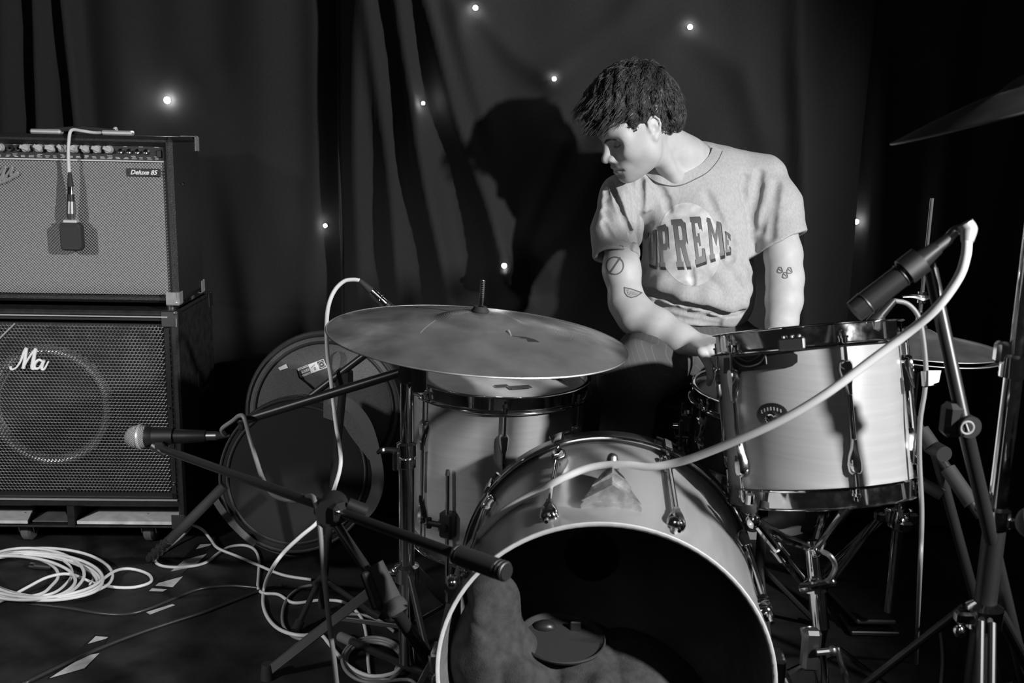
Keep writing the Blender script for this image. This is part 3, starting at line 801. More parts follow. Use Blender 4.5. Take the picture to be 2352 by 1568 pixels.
# tom bracket on top: a chrome trapezoid plate with raised centre and a socket
def ktop(x, h, up=0.0): g = math.degrees(math.asin(x / KR)) * vs_; return dpos(kfr, g, KR + up, h)
mb = MB()
def plate(levels):
    vs = []; fs = []
    for (xl, xr, h0, h1, up, bev) in levels:
        for (x, h) in ((xl, h0), (xr, h0), (xr - bev * (xr - xl), h1), (xl + bev * (xr - xl), h1)): vs.append(ktop(x, h, up))
    for k in range(len(levels) - 1):
        for i in range(4): fs.append((k * 4 + i, k * 4 + (i + 1) % 4, (k + 1) * 4 + (i + 1) % 4, (k + 1) * 4 + i))
    fs.append(tuple(range(len(vs) - 4, len(vs))))
    mb.add(vs, fs)
hA, hB = -KL / 2 + .062, -KL / 2 + .175
xm = ktop(0, 0).x
plate([(-.048, .050, hA, hB, -.004, .22), (-.048, .050, hA, hB, .006, .22), (-.043, .045, hA + .006, hB - .003, .010, .22)])
def roof(xl, xr, xtl, xtr, h0, h1, u0, ur):
    vs = [ktop(xl, h0, u0), ktop(xr, h0, u0), ktop(xtr, h1, u0), ktop(xtl, h1, u0), ktop(.001, h0 + .006, ur), ktop(.001, h1, ur), ktop(xl, h0, .004), ktop(xr, h0, .004)]
    mb.add(vs, [(0, 4, 5, 3), (4, 1, 2, 5), (0, 1, 4), (3, 5, 2), (6, 7, 1, 0)])
roof(-.046, .048, -.020, .022, hA + .008, hB - .008, .011, .034)
roof(-.030, .032, -.017, .019, hA + .050, hB - .010, .020, .041)
br = mb.build('tom_bracket', mat('worn_plate', 0.42, 0.26, 0.55, vary=.3, vscale=60, rvary=.08), kick, smooth=25)
mb = MB(); mb.cone(ktop(.001, hB - .008, .02), ktop(.001, hB + .004, .045), 0.012, 0.010, 18); mb.ball(ktop(.001, hB + .004, .045), 0.010, 12); mb.build('bracket_bolt', steel, kick)
mb = MB(); mb.lathe([(.016, 0), (.016, .002), (.006, .003), (.006, .0005)], ktop(.002, .06, 0), ktop(.002, .06, 1) - ktop(.002, .06, 0), 20); mb.build('air_vent', chrome, kick)
# front spur brackets
for deg in (58, -62):
    g = deg * vs_; p = dpos(kfr, g * 1.55, KR, -KL / 2 + .09); n = drad(kfr, g * 1.55)
    mb = MB(); t = kax.cross(n); mb.box(p + n * .012, (.045, .024, .05), 0.005, (t, n, kax))
    foot = V((p.x + n.x * .17, p.y - .10, 0.004)); mb.cone(p + n * .02, foot, 0.006, n=10); mb.cone(foot + V((0, 0, .03)), foot - V((0, 0, .004)), 0.010, 0.006, 10)
    mb.build('spur', chrome, kick)
p = P(1040, 1335, 1.66)
mb = MB(); mb.cone(p, p + V((.0, -.02, .0)), .013, n=14); mb.box(p + V((0, -.012, -.018)), (.022, .014, .03), .004); mb.ball(p + V((0, -.018, .006)), .011, 12); mb.build('anchor_clamp', chrome, kick)

# blanket stuffed inside the bass drum
so = Solid()
def kp(x, z, h): return KF + V((x, 0, z - KR)) + kax * h          # x right, z up from the lowest point of the shell
so.chain([kp(-.200, .355, .14), kp(-.205, .24, .13), kp(-.17, .13, .12)], [.046, .058, .062], .05)
so.chain([kp(-.165, .25, .16), kp(-.155, .17, .16), kp(-.12, .09, .15)], [.028, .042, .042], .05)
so.chain([kp(-.17, .10, .08), kp(-.05, .065, .10), kp(.06, .045, .12), kp(.15, .05, .18)], [.065, .060, .05, .035], .05)
so.u(el(A(kp(-.03, .12, .20)), (.23, .16, .135)), .05); so.u(el(A(kp(.06, .10, .13)), (.13, .07, .12)), .04)
for (x0, z0, x1, z1, h, r) in ((-.19, .26, -.23, .12, .075, .020), (-.16, .24, -.12, .12, .085, .018), (-.21, .10, -.10, .03, .045, .022), (-.12, .10, -.06, .02, .04, .020), (-.05, .09, .0, .01, .05, .018), (.02, .08, .06, .01, .06, .015), (-.17, .20, -.09, .16, .08, .014), (-.12, .22, -.02, .13, .10, .020), (-.06, .20, .06, .14, .09, .018), (.0, .22, .10, .10, .08, .016), (-.22, .34, -.17, .20, .09, .016), (-.14, .25, -.20, .14, .07, .018)):
    so.u(rc(kp(x0, z0, h), kp(x1, z1, h - .02), r, r * .8), .028)
# keep it within the shell
cK, aK = A(kc), A(kax)
def inside(p):
    q = p - cK; h = q @ aK; r = np.linalg.norm(q - h[:, None] * aK, axis=1); return np.maximum(r - (KR - .011), np.abs(h) - (KL / 2 - .012))
so.cut(lambda p: -inside(p), .004)
pil, _, _ = solid_obj('blanket', so.mesh(A(kc) - .31, A(kc) + .31, 0.005, lambda p: .007 - .011 * np.abs(np.sin(p[:, 0] * 24 + p[:, 2] * 15 + 1.2 * np.sin(p[:, 2] * 14 - p[:, 0] * 6))) ** .6), blanket, None)
tag(pil, 'crumpled grey blanket stuffed in the bottom of the open bass drum', 'blanket')
# boundary microphone lying on it: shallow oval tray with a pale tag
bp_ = P(1290, 1470, 1.79)
bm_ = thing('microphone', 'flat oval microphone plate lying on the blanket inside the bass drum', 'microphone', bp_)
mb = MB(); mb.lathe([(0, -.004), (.058, -.006), (.069, .0), (.072, .006), (.0695, .008), (.062, .002), (0, .001)], bp_, (.05, -.22, 1), 40); 
for i, p in enumerate(mb.v): q = p - bp_; mb.v[i] = bp_ + V((q.x * 1.1, q.y * .9, q.z))
mb.build('plate', rubber, bm_)
mb = MB(); mb.ring(bp_ + V((0, 0, .007)), (.05, -.22, 1), .0705, .0018, 40, 6)
for i, p in enumerate(mb.v): q = p - bp_; mb.v[i] = bp_ + V((q.x * 1.1, q.y * .9, q.z))
mb.build('rim', rubber, bm_)
mb = MB(); mb.box(bp_ + V((.026, .026, .014)), (.020, .006, .020), .002); mb.build('tag', dullmetal, bm_)
mb = MB(); mb.ball(bp_ + V((-.03, .03, .01)), .018, 12, (1.2, .8, .7)); mb.build('capsule', blackmetal, bm_)

# ---- floor tom
FR, FL = 0.2032, 0.355
ftop = P(1146, 872, 2.36)
fc = V((ftop.x, ftop.y, ftop.z - FL / 2 - .008))
ffr = drum_frame(fc, (0.02, -0.03, 1), (0, -1, 0))
ft = thing('floor_tom', 'lacquered wooden floor tom with chrome hoops standing left of the bass drum', 'drum', (fc.x, fc.y, 0))
shell(ft, ffr, FR, FL, shellw, shelli)
hoop(ft, ffr, FR, FL / 2, 1, chrome); hoop(ft, ffr, FR, -FL / 2, -1, chrome)
c, a, u, v = ffr
mb = MB(); mb.lathe([(0, FL / 2 + .010), (FR - .02, FL / 2 + .010), (FR - .002, FL / 2 + .006)], c, a, 64, u); fh = mb.build('batter_head', skinhead, ft)
mb = MB(); mb.lathe([(0, -FL / 2 - .004), (FR - .002, -FL / 2 - .004)], c, a, 48, u); mb.build('bottom_head', skinhead, ft)
def fdeg(px):                    # angle on the shell facing the viewer at that column
    X = (px - 1176) / FPX * 2.2; s_ = max(-1, min(1, (X - fc.x) / FR)); g = math.degrees(math.asin(s_)); return g if ffr[3].x > 0 else -g
for d_ in (-52, 4, 57, 112, 165, -110):
    sg = 1 if ffr[3].x > 0 else -1
    lug(ft, ffr, FR, d_ * sg, FL / 2 - .055, -FL / 2 + .05, chrome, 0.023, 0.075)
    rod(ft, ffr, FR, d_ * sg, FL / 2 - .06, FL / 2 + .004, chrome); rod(ft, ffr, FR, d_ * sg, -FL / 2 + .055, -FL / 2 - .004, chrome)
for d_ in (-29, 92, -150):
    g = d_ * (1 if ffr[3].x > 0 else -1); n = drad(ffr, g); t = a.cross(n)
    mb = MB(); b0 = dpos(ffr, g, FR + .012, -FL / 2 + .075)
    mb.box(b0, (.034, .028, .062), .005, (t, n, a)); mb.cone(b0 + n * .01 - t * .005, b0 + n * .016 - t * .04, .007, .007, 10); mb.bar(b0 + n * .016 - t * .04 - a * .014, b0 + n * .016 - t * .04 + a * .014, .005, .012)
    mb.cone(b0 + n * .012 , b0 + n * .022, .009, .009, 14)
    mb.build('leg_bracket', blackmetal if d_ == -29 else chrome, ft)
    top = dpos(ffr, g, FR + .018, FL / 2 - .16); bot = V((top.x + n.x * .03, top.y + n.y * .03, .012))
    mb = MB(); mb.cone(top, V((top.x, top.y, .12)), .0048, n=12); mb.cone(V((top.x, top.y, .12)), bot, .0048, n=12); lg = mb.build('leg', chrome, ft)
    mb = MB(); mb.cone(top, top + V((0, 0, .012)), .0055, .004, 12); mb.cone(bot + V((0, 0, .02)), V((bot.x, bot.y, 0.0005)), .011, .013, 12); mb.build('rubber_tip', rubber, lg)
mb = MB()
for (q0, q1, w0) in (((1282, 858), (1300, 870), 0),):
    pass
for px, py, sx, sy in ((1272, 862, .022, .008), (1280, 868, .022, .008), (1195, 889, .050, .012), (1152, 886, .03, .008)):
    z = fc.z + FL / 2 + .0108; r_ = ray(px, py); q = CAM + r_ * ((z - CAM.z) / r_.z)
    mb.box(q + V((0, 0, .0006)), (sx, sy * 2.2, .001), 0, Matrix.Rotation(.35, 3, 'Z'))
for k in range(4): pass
m_ = mb.build('damping_tape', inkmark, fh, smooth=0, kind='stuff')

# ---- rack tom on its own basket stand
TR, TL = 0.1651, 0.262
tcn = P(1868, 948, 1.87)
tilt = (UP * 1.0 + RT * -0.078 + FW * 0.04)
tax = (tilt).normalized()
tfr = drum_frame(tcn, tax, -FW)
tom = thing('rack_tom', 'smaller lacquered wooden tom with chrome hoops on the basket stand at the right', 'drum', tcn)
shell(tom, tfr, TR, TL, shellw, shelli)
hoop(tom, tfr, TR, TL / 2, 1, chrome, .036); hoop(tom, tfr, TR, -TL / 2, -1, chrome, .034)
c, a, u, v = tfr; tsg = 1 if v.dot(RT) > 0 else -1
mb = MB(); mb.lathe([(0, TL / 2 + .010), (TR - .02, TL / 2 + .010), (TR - .002, TL / 2 + .006)], c, a, 64, u); mb.build('batter_head', skinhead, tom)
mb = MB(); mb.lathe([(0, -TL / 2 - .005), (TR - .002, -TL / 2 - .005)], c, a, 48, u); mb.build('bottom_head', skinhead, tom)
for d_ in (-66, 4, 62, 120, 180, -120):
    lug(tom, tfr, TR, d_ * tsg, TL / 2 - .035, -TL / 2 + .030, chrome, 0.024, 0.065)
    rod(tom, tfr, TR, d_ * tsg, TL / 2 - .04, TL / 2 + .004, chrome); rod(tom, tfr, TR, d_ * tsg, -TL / 2 + .035, -TL / 2 - .004, chrome)
# dark damper plate clipped under the hoop, with rounded end and an arched emblem
def tq(px, py, out=0.0):         # point on the shell under a pixel
    r_ = ray(px, py); o = CAM - c; rad = r_ - a * r_.dot(a); oo = o - a * o.dot(a)
    A_, B_, C_ = rad.dot(rad), 2 * rad.dot(oo), oo.dot(oo) - (TR + out) ** 2
    t_ = (-B_ - math.sqrt(max(0, B_ * B_ - 4 * A_ * C_))) / (2 * A_); return CAM + r_ * t_
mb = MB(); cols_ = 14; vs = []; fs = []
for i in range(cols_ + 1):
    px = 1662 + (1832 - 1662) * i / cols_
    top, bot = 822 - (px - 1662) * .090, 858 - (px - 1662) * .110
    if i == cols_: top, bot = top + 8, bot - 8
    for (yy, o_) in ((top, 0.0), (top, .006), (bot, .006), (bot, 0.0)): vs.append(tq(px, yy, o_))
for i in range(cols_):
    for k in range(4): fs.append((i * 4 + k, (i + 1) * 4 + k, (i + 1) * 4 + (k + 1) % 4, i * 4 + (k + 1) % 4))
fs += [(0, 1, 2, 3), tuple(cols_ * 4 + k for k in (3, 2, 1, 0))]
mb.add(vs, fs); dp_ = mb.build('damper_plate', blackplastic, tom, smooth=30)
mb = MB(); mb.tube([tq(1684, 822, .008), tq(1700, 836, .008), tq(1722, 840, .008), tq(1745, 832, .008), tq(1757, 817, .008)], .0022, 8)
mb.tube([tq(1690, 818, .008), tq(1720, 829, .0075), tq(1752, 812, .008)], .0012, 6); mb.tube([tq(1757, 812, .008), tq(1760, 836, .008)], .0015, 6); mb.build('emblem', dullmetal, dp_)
# oval badge with vent grommet
bq = tq(1773, 955); n = (bq - c - a * (bq - c).dot(a)).normalized(); t = a.cross(n) * tsg
mb = MB(); vs = []
for o_, k_ in ((.0, 1), (.0016, 1), (.0022, .9)):
    for i in range(28):
        g = 2 * PI * i / 28; x, y = .030 * k_ * math.cos(g), .021 * k_ * math.sin(g); vs.append(bq + t * x + a * (y + .002) + n * (o_ - x * x / (2 * TR)))
fs = [(k * 28 + i, k * 28 + (i + 1) % 28, (k + 1) * 28 + (i + 1) % 28, (k + 1) * 28 + i) for k in (0, 1) for i in range(28)] + [tuple(range(56, 84))]
mb.add(vs, fs); bdg = mb.build('badge', dullmetal, tom)
mb = MB(); mb.lathe([(.011, 0), (.011, .003), (.008, .005), (.0055, .004), (.005, .0005)], bq - a * .004 + n * .002, n, 22); mb.build('air_vent', chrome, bdg)
mb = MB()
for i in range(7):
    x = -.018 + i * .006; mb.box(bq + t * x + a * (.013 - 14 * x * x) + n * (.0026 - x * x / (2 * TR)), (.002, .006, .001), 0, (t, a, n))
mb.build('badge_marks', silver, bdg, smooth=0, kind='stuff')
# hoop clip at the top
hp_ = dpos(tfr, 1 * tsg, TR + .006, TL / 2 + .014); hp_ = tq(1818, 790, .012)
mb = MB(); n2 = (hp_ - c - a * (hp_ - c).dot(a)).normalized(); t2 = a.cross(n2)
mb.box(hp_, (.045, .012, .022), .003, (t2, n2, a)); 
for k in (-.014, 0, .012): mb.ball(hp_ + t2 * k + a * .012, .0045, 8)
mb.build('hoop_clip', dullmetal, tom)
# tape on the bottom hoop
mb = MB(); vs = [tq(px, py, .0115) for px, py in ((1690, 1128), (1738, 1127), (1738, 1133), (1690, 1136))]; mb.add(vs, [(0, 1, 2, 3)]); 
# basket stand under it
bs = thing('drum_stand', 'chrome basket stand with folded tripod legs holding the rack tom', 'stand', (P(1880, 1300, 1.80).x, P(1880, 1300, 1.80).y, 0))
hub = P(1866, 1262, 1.83); bot = P(1884, 1440, 1.83)
mb = MB(); mb.cone(P(1862, 1240, 1.83), P(1872, 1325, 1.83), .013, n=16); mb.cone(P(1872, 1325, 1.83), P(1886, 1442, 1.83), .0155, n=16)
mb.lathe([(.013, -.012), (.021, -.010), (.021, .010), (.013, .012)], P(1873, 1345, 1.83), P(1862, 1240, 1.83) - P(1884, 1440, 1.83), 18); mb.build('post', chrome, bs)
mb = MB(); mb.tube([P(1840, 1350, 1.81), P(1872, 1346, 1.80), P(1912, 1338, 1.81)], [.010, .008, .010], 10); mb.ball(P(1909, 1338, 1.81), .011, 10); mb.ball(P(1846, 1350, 1.81), .010, 10); mb.build('wing_bolt', chrome, bs)
for pts, nm in (([(1862, 1258, 1.83), (1800, 1235, 1.79), (1735, 1195, 1.76), (1720, 1172, 1.76)], 0), ([(1875, 1265, 1.82), (1905, 1220, 1.80), (1935, 1180, 1.76), (1955, 1158, 1.735)], 1), ([(1868, 1255, 1.84), (1880, 1215, 1.96), (1890, 1180, 2.05)], 2)):
    q = [P(*k) for k in pts]
    mb = MB(); mb.tube(q, .0085, 10, False)
    mb.ball(q[0], .013, 10); mb.bar(q[-2], q[-1], .014, .018, .003); tip = q[-1]; mb.tube([tip, tip + V((0, 0, .03))], .008, 10, False)
    ar = mb.build('basket_arm', chrome, bs)
    mb = MB(); mb.cone(q[-1] + (q[-2] - q[-1]) * .1, q[-1] + V((0, 0, .012)), .013, .011, 12); mb.build('rubber_grip', rubber, ar)
mb = MB(); mb.tube([P(1728, 1190, 1.75), P(1790, 1268, 1.77), P(1840, 1330, 1.80)], .0085, 10, False); mb.cone(P(1783, 1258, 1.766), P(1800, 1280, 1.775), .0125, n=12); mb.ball(P(1730, 1196, 1.75), .014, 10); mb.build('brace', chrome, bs)
mb = MB(); mb.tube([P(1878, 1262, 1.82), P(1905, 1275, 1.80), P(1918, 1300, 1.80), P(1905, 1330, 1.80), P(1880, 1345, 1.81)], .005, 8); mb.build('tilter_ring', steel, bs)
mb = MB(); mb.tube([P(1885, 1440, 1.83), P(1878, 1480, 1.84), F(1905, 1700)], [.0135, .0135, .012], 12, False); mb.build('lower_tube', chrome, bs)
fb = F(1905, 1700)
for dx, dy in ((-.20, .10), (.22, .08), (.02, -.24)):
    mb = MB(); mb.tube([V((fb.x, fb.y, .20)), V((fb.x + dx, fb.y + dy, .012))], .007, 8, False); mb.cone(V((fb.x + dx, fb.y + dy, .025)), V((fb.x + dx * 1.03, fb.y + dy * 1.03, .001)), .012, .013, 10); mb.build('leg', chrome, bs)
# second clamp low on the right of the bass drum
q = P(1862, 1490, 1.72)
mb = MB(); mb.box(q, (.030, .026, .075), .006); mb.cone(P(1875, 1498, 1.70), P(1914, 1494, 1.70), .006, n=10); mb.ball(P(1912, 1494, 1.70), .009, 10); mb.cone(P(1853, 1440, 1.73), P(1860, 1475, 1.72), .012, n=12); mb.build('height_clamp', dullmetal, bs)

# ---- snare drum, mostly behind the rack tom
NR, NL = 0.1778, 0.140
ncn = P(1770, 985, 2.27)
nax = V((0.02, -0.06, 1)).normalized(); nfr = drum_frame(ncn, nax, (0, -1, 0))
sn = thing('snare_drum', 'dark snare drum with a chrome strainer, between the person and the rack tom', 'drum', ncn)
shell(sn, nfr, NR, NL, hoopw, shelli)
hoop(sn, nfr, NR, NL / 2, 1, chrome); hoop(sn, nfr, NR, -NL / 2, -1, chrome)
c, a, u, v = nfr; sg = 1 if v.x > 0 else -1
mb = MB(); mb.lathe([(0, NL / 2 + .012), (NR - .02, NL / 2 + .012), (NR - .002, NL / 2 + .006)], c, a, 64, u); mb.build('batter_head', darkhead, sn)
for d_ in range(-70, 290, 45):
    lug(sn, nfr, NR, d_ * sg, NL / 2 - .025, -NL / 2 + .025, chrome, .020, .032)
    rod(sn, nfr, NR, d_ * sg, NL / 2 - .03, NL / 2 + .004, chrome); rod(sn, nfr, NR, d_ * sg, -NL / 2 + .03, -NL / 2 - .004, chrome)
g = -93 * sg; n = drad(nfr, g); t = a.cross(n); b0 = dpos(nfr, g, NR + .018, -.005)
mb = MB(); mb.box(b0 + a * .012, (.034, .030, .045), .004, (t, n, a)); mb.box(b0 - a * .022 + n * .004, (.040, .034, .008), .002, (t, n, a))
for s in (-1, 1): mb.bar(b0 + t * .017 * s - a * .05 + n * .006, b0 + t * .017 * s + a * .02 + n * .01, .006, .010); mb.ball(b0 + t * .017 * s - a * .05 + n * .008, .008, 8)
mb.cone(b0 - t * .022 - a * .05 + n * .008, b0 + t * .022 - a * .05 + n * .008, .0045, n=10); mb.cone(b0 + n * .012, b0 + n * .026, .008, .006, 12); mb.cone(b0 + a * .03 + n * .008, b0 + a * .055 + n * .008, .0045, n=8)
mb.build('strainer', chrome, sn)
# snare stand under it (short basket)
sb = V((ncn.x, ncn.y, 0))
ss = thing('drum_stand', 'low black stand under the dark snare drum, behind the rack tom', 'stand', sb)
mb = MB(); mb.cone(sb + V((0, 0, .14)), ncn - a * (NL / 2 + .05), .012, n=12); mb.build('post', blackmetal, ss)
for k in range(3):
    g = 2 * PI * k / 3 + .5; d_ = V((math.cos(g), math.sin(g), 0)); top = ncn - a * (NL / 2 + .045)
    mb = MB(); mb.tube([top, top + d_ * (NR + .01), top + d_ * (NR + .022) + V((0, 0, .045))], .006, 8, False); mb.build('basket_arm', blackmetal, ss)
    mb = MB(); mb.tube([sb + V((0, 0, .20)), sb + d_ * .2 + V((0, 0, .01))], .007, 8, False); mb.cone(sb + d_ * .19 + V((0, 0, .03)), sb + d_ * .205 + V((0, 0, .001)), .011, .012, 10); mb.build('leg', blackmetal, ss)

# ================================================================ cymbals
def cymbal(name, label, c, n, R, m, bell=0.075, rise=0.035, thick=0.0014, edge=None):
    n = V(n).normalized(); t = thing(name, label, 'cymbal', c)
    pr = []
    k = 26
    for i in range(k + 1):
        r = R * i / k
        if r < bell: h = rise + .018 * (1 - (r / bell) ** 2.2)
        else: h = rise * (1 - ((r - bell) / (R - bell)) ** 1.35)
        pr.append((max(r, .006), h))
    prof = pr + [(R, -thick)] + [(r, h - thick) for r, h in reversed(pr)] + [pr[0]]
    mb = MB(); mb.lathe(prof, c, n, 120); mb.ring(V(c) - n * thick * .5, n, R, .0017, 120, 8); b = mb.build('cymbal_disc', m, t, smooth=30)
    x, y, z = frame(n)
    mb = MB(); mb.lathe([(.006, rise + .016), (.016, rise + .017), (.017, rise + .020), (.012, rise + .028), (.006, rise + .028)], c, n, 16); mb.build('felt_washer', rubber, t)
    return t, b
rcn = P(1098, 773, 1.867)
rn = (V((0, 0, 1)) + V((1, 0, 0)) * .072 + V((0, -1, 0)) * .026).normalized()
def groove(m):
    """fine lathe grooves: rings around the object's own centre"""
    nt = m.node_tree; b = nt.nodes['Principled BSDF']
    tc = nt.nodes.new('ShaderNodeTexCoord'); ln = nt.nodes.new('ShaderNodeVectorMath'); ln.operation = 'LENGTH'; nt.links.new(tc.outputs['Object'], ln.inputs[0])
    mu = nt.nodes.new('ShaderNodeMath'); mu.operation = 'MULTIPLY'; mu.inputs[1].default_value = 2400; nt.links.new(ln.outputs['Value'], mu.inputs[0])
    si = nt.nodes.new('ShaderNodeMath'); si.operation = 'SINE'; nt.links.new(mu.outputs[0], si.inputs[0])
    bp = nt.nodes.new('ShaderNodeBump'); bp.inputs['Strength'].default_value = .12; bp.inputs['Distance'].default_value = .0006
    nt.links.new(si.outputs[0], bp.inputs['Height']); nt.links.new(bp.outputs[0], b.inputs['Normal'])
    b.inputs['Anisotropic'].default_value = 0.75
    tg = nt.nodes.new('ShaderNodeTangent'); tg.direction_type = 'RADIAL'; tg.axis = 'Z'; nt.links.new(tg.outputs[0], b.inputs['Tangent'])
groove(bronze); groove(bronzedark)
ride, rdisc = cymbal('ride_cymbal', 'large smudged ride cymbal tilted over the floor tom', rcn, rn, 0.281, bronze, .085, .030)
def on_cym(px, py, c, n, R, rise=.030, bell=.085, lift=.0008):
    r_ = ray(px, py); t_ = (c - CAM).dot(n) / r_.dot(n); q = CAM + r_ * t_
    for _ in range(4):
        d = q - c; rr = (d - n * d.dot(n)).length
        h = rise * (1 - max(0, (rr - bell) / (R - bell)) ** 1.35) if rr > bell else rise + .018 * (1 - (rr / bell) ** 2.2)
        t_ = (c + n * (h + lift) - CAM).dot(n) / r_.dot(n); q = CAM + r_ * t_
    return q
def ink(polys, name, m, parent):
    mb = MB()
    for poly in polys:
        vs = [on_cym(x, y, rcn, rn, .281) for x, y in poly]; mb.add(vs, [tuple(range(len(vs)))])
    return mb.build(name, m, parent, smooth=0)
o_ = (1120, 740); s_ = 9.8
def cp(l): return [(o_[0] + x / s_, o_[1] + y / s_) for x, y in l]
ink([cp([(560, 300), (860, 330), (1060, 380), (1180, 450), (1080, 440), (900, 440), (880, 370), (700, 350), (640, 430), (560, 380)]), cp([(600, 400), (760, 430), (900, 480), (1100, 530), (1330, 560), (1460, 650), (1380, 660), (1230, 600), (1000, 560), (1040, 620), (1230, 620), (1200, 665), (880, 685), (840, 650), (940, 620), (820, 520), (640, 480)])], 'maker_stamp', inkmark, rdisc)
scr = []
for pts in ([(963, 768), (972, 757), (985, 746), (1000, 735)], [(1043, 808), (1050, 792), (1058, 772)], [(1169, 757), (1174, 770), (1178, 785), (1184, 802)]):
    for (x0, y0), (x1, y1) in zip(pts[:-1], pts[1:]): scr.append([(x0 - 1.3, y0), (x0 + 1.3, y0 + .5), (x1 + 1.3, y1 + .5), (x1 - 1.3, y1)])
ink(scr, 'scratch', silver, rdisc)

# ride stand: pole, boom and tripod
rs = thing('cymbal_stand', 'chrome boom stand between the floor tom and the bag, carrying the ride cymbal', 'stand', F(931, 1600))
rs.location.z = 0
jt = P(934, 852, 1.98); px0 = jt.x
base = V((jt.x, jt.y + .01, 0)); rs.location = base
def rz(py): # height on the pole at that picture row
    r_ = ray(931, py); return CAM.z + r_.z * (jt.y / r_.y)
mb = MB(); mb.cone(V((jt.x, jt.y, rz(1052))), jt + V((0, 0, .01)), .0128, n=18); mb.build('upper_tube', chrome, rs)
mb = MB(); mb.cone(V((jt.x, jt.y, rz(1520))), V((jt.x, jt.y, rz(1060))), .0165, n=18); mb.build('lower_tube', chrome, rs)
mb = MB()
z0 = rz(1040); 
mb.lathe([(.017, -.03), (.020, -.028), (.020, -.010), (.018, -.008), (.021, -.004), (.021, .02), (.014, .024)], V((jt.x, jt.y, z0)), (0, 0, 1), 18)
mb.tube([V((jt.x - .012, jt.y - .012, z0 + .008)), V((jt.x - .045, jt.y - .015, z0 + .010)), V((jt.x - .058, jt.y - .018, z0 + .004))], [.006, .007, .003], 8)
mb.box(V((jt.x - .020, jt.y - .016, z0 - .012)), (.014, .012, .04), .004); mb.build('height_clamp', chrome, rs)
bA, bB = P(556, 966, 2.06), P(1085, 806, 1.93)
mb = MB(); mb.cone(bA, P(935, 850, 1.98) , .0098, n=14); mb.build('boom_arm', blackmetal, rs)
mb = MB(); mb.ball(bA, .011, 10); mb.box(bA + V((0, 0, -.012)), (.012, .02, .014), .003); mb.build('boom_end', blackmetal, rs)
mb = MB(); mb.lathe([(0, -.02), (.02, -.018), (.022, 0), (.02, .018), (0, .02)], P(940, 848, 1.97), (0, -1, 0), 18); mb.box(P(940, 862, 1.98), (.04, .034, .03), .006); mb.box(P(962, 868, 1.96), (.03, .026, .055), .006); mb.ball(P(944, 832, 1.955), .006, 8); mb.build('boom_clamp', blackplastic, rs)
ptop = P(1109, 648, 1.86); pbase = rcn - rn * .02
mb = MB(); mb.tube([P(935, 850, 1.98), P(1010, 836, 1.95), pbase - V((0, 0, .03)), pbase], .008, 12); mb.build('tilter_arm', blackmetal, rs)
mb = MB(); mb.cone(pbase, ptop, .0042, n=12); mb.lathe([(.004, .0), (.0045, .002), (.004, .004)], ptop, (0, 0, 1), 10); 
for k in range(10): mb.ring(ptop + (pbase - ptop) * (.02 + k * .03), ptop - pbase, .0043, .0007, 12, 6)
mb.build('threaded_post', chrome, rs)
mb = MB(); hub = V((jt.x, jt.y, rz(1315))); mb.lathe([(.017, -.02), (.026, -.016), (.026, .016), (.017, .02)], hub, (0, 0, 1), 18)
mb.tube([hub + V((-.02, -.01, .0)), hub + V((-.05, -.03, .01)), hub + V((-.06, -.035, -.01))], .005, 8); mb.build('tripod_collar', chrome, rs)
low = V((jt.x, jt.y, rz(1440)))
f1 = F(655, 1600); f2 = F(1010, 1535); f3 = V((jt.x + .12, jt.y - .36, 0))
for k, ft_ in enumerate((V((-.52, 1.99, .0)), V((jt.x + .16, jt.y + .22, 0)), V((jt.x + .13, jt.y - .33, 0)))):
    mb = MB(); d = (ft_ - hub); a0 = hub + V((d.x, d.y, 0)).normalized() * .024
    end = V((ft_.x, ft_.y, .016))
    mb.bar(a0, end, .021, .010, .002)
    lg = mb.build('leg', steel, rs)
    mb = MB(); mb.bar(low + V((d.x, d.y, 0)).normalized() * .015, a0 + (end - a0) * .45, .010, .004, .001); mb.build('brace', steel, lg)
    mb = MB(); mb.cone(end + V((0, 0, .02)), V((end.x, end.y, .0005)), .012, .016, 12); mb.build('rubber_foot', rubber, lg)

# ---- hi-hat
hx = P(2141, 455, 2.15); hb = V((hx.x, hx.y, 0))
hs_ = thing('hi_hat_stand', 'chrome hi-hat stand with slim rod and tripod legs behind the rack tom', 'stand', hb)
def hz(py): r_ = ray(2110, py); return CAM.z + r_.z * (hx.y / r_.y)
mb = MB(); mb.cone(V((hx.x, hx.y, .12)), hx, .0042, n=10); mb.build('pull_rod', steel, hs_)
mb = MB(); mb.cone(V((hx.x, hx.y, .10)), V((hx.x, hx.y, hz(840))), .0125, n=16); mb.cone(V((hx.x, hx.y, hz(840))), V((hx.x, hx.y, hz(815))), .016, n=14); mb.build('tube', chrome, hs_)
hub = V((hx.x, hx.y, hz(1190)))
mb = MB(); mb.lathe([(.013, -.03), (.024, -.02), (.026, .0), (.022, .02), (.013, .024)], hub, (0, 0, 1), 18)
for k in range(3): g = 2 * PI * k / 3 + 2.6; mb.box(hub + V((math.cos(g) * .038, math.sin(g) * .038, -.004)), (.03, .03, .026), .006); mb.ball(hub + V((math.cos(g) * .03, math.sin(g) * .03 - .01, .016)), .007, 8)
mb.build('tripod_collar', chrome, hs_)
for ft_ in (F(1868, 1398), F(2225, 1405), V((hx.x - .05, hx.y + .36, 0))):
    d = V((ft_.x - hx.x, ft_.y - hx.y, 0)).normalized()
    mb = MB(); y = V((0, 0, 1)).cross(d)
    for s in (-1, 1): mb.cone(hub + d * .045 + y * .009 * s, V((ft_.x, ft_.y, .018)) + y * .009 * s, .0052, n=10)
    lg = mb.build('leg', chrome, hs_)
    mb = MB(); mb.cone(V((ft_.x, ft_.y, .034)), V((ft_.x, ft_.y, .0005)), .014, .017, 12); mb.build('rubber_foot', rubber, lg)
pdl = F(1960, 1420)
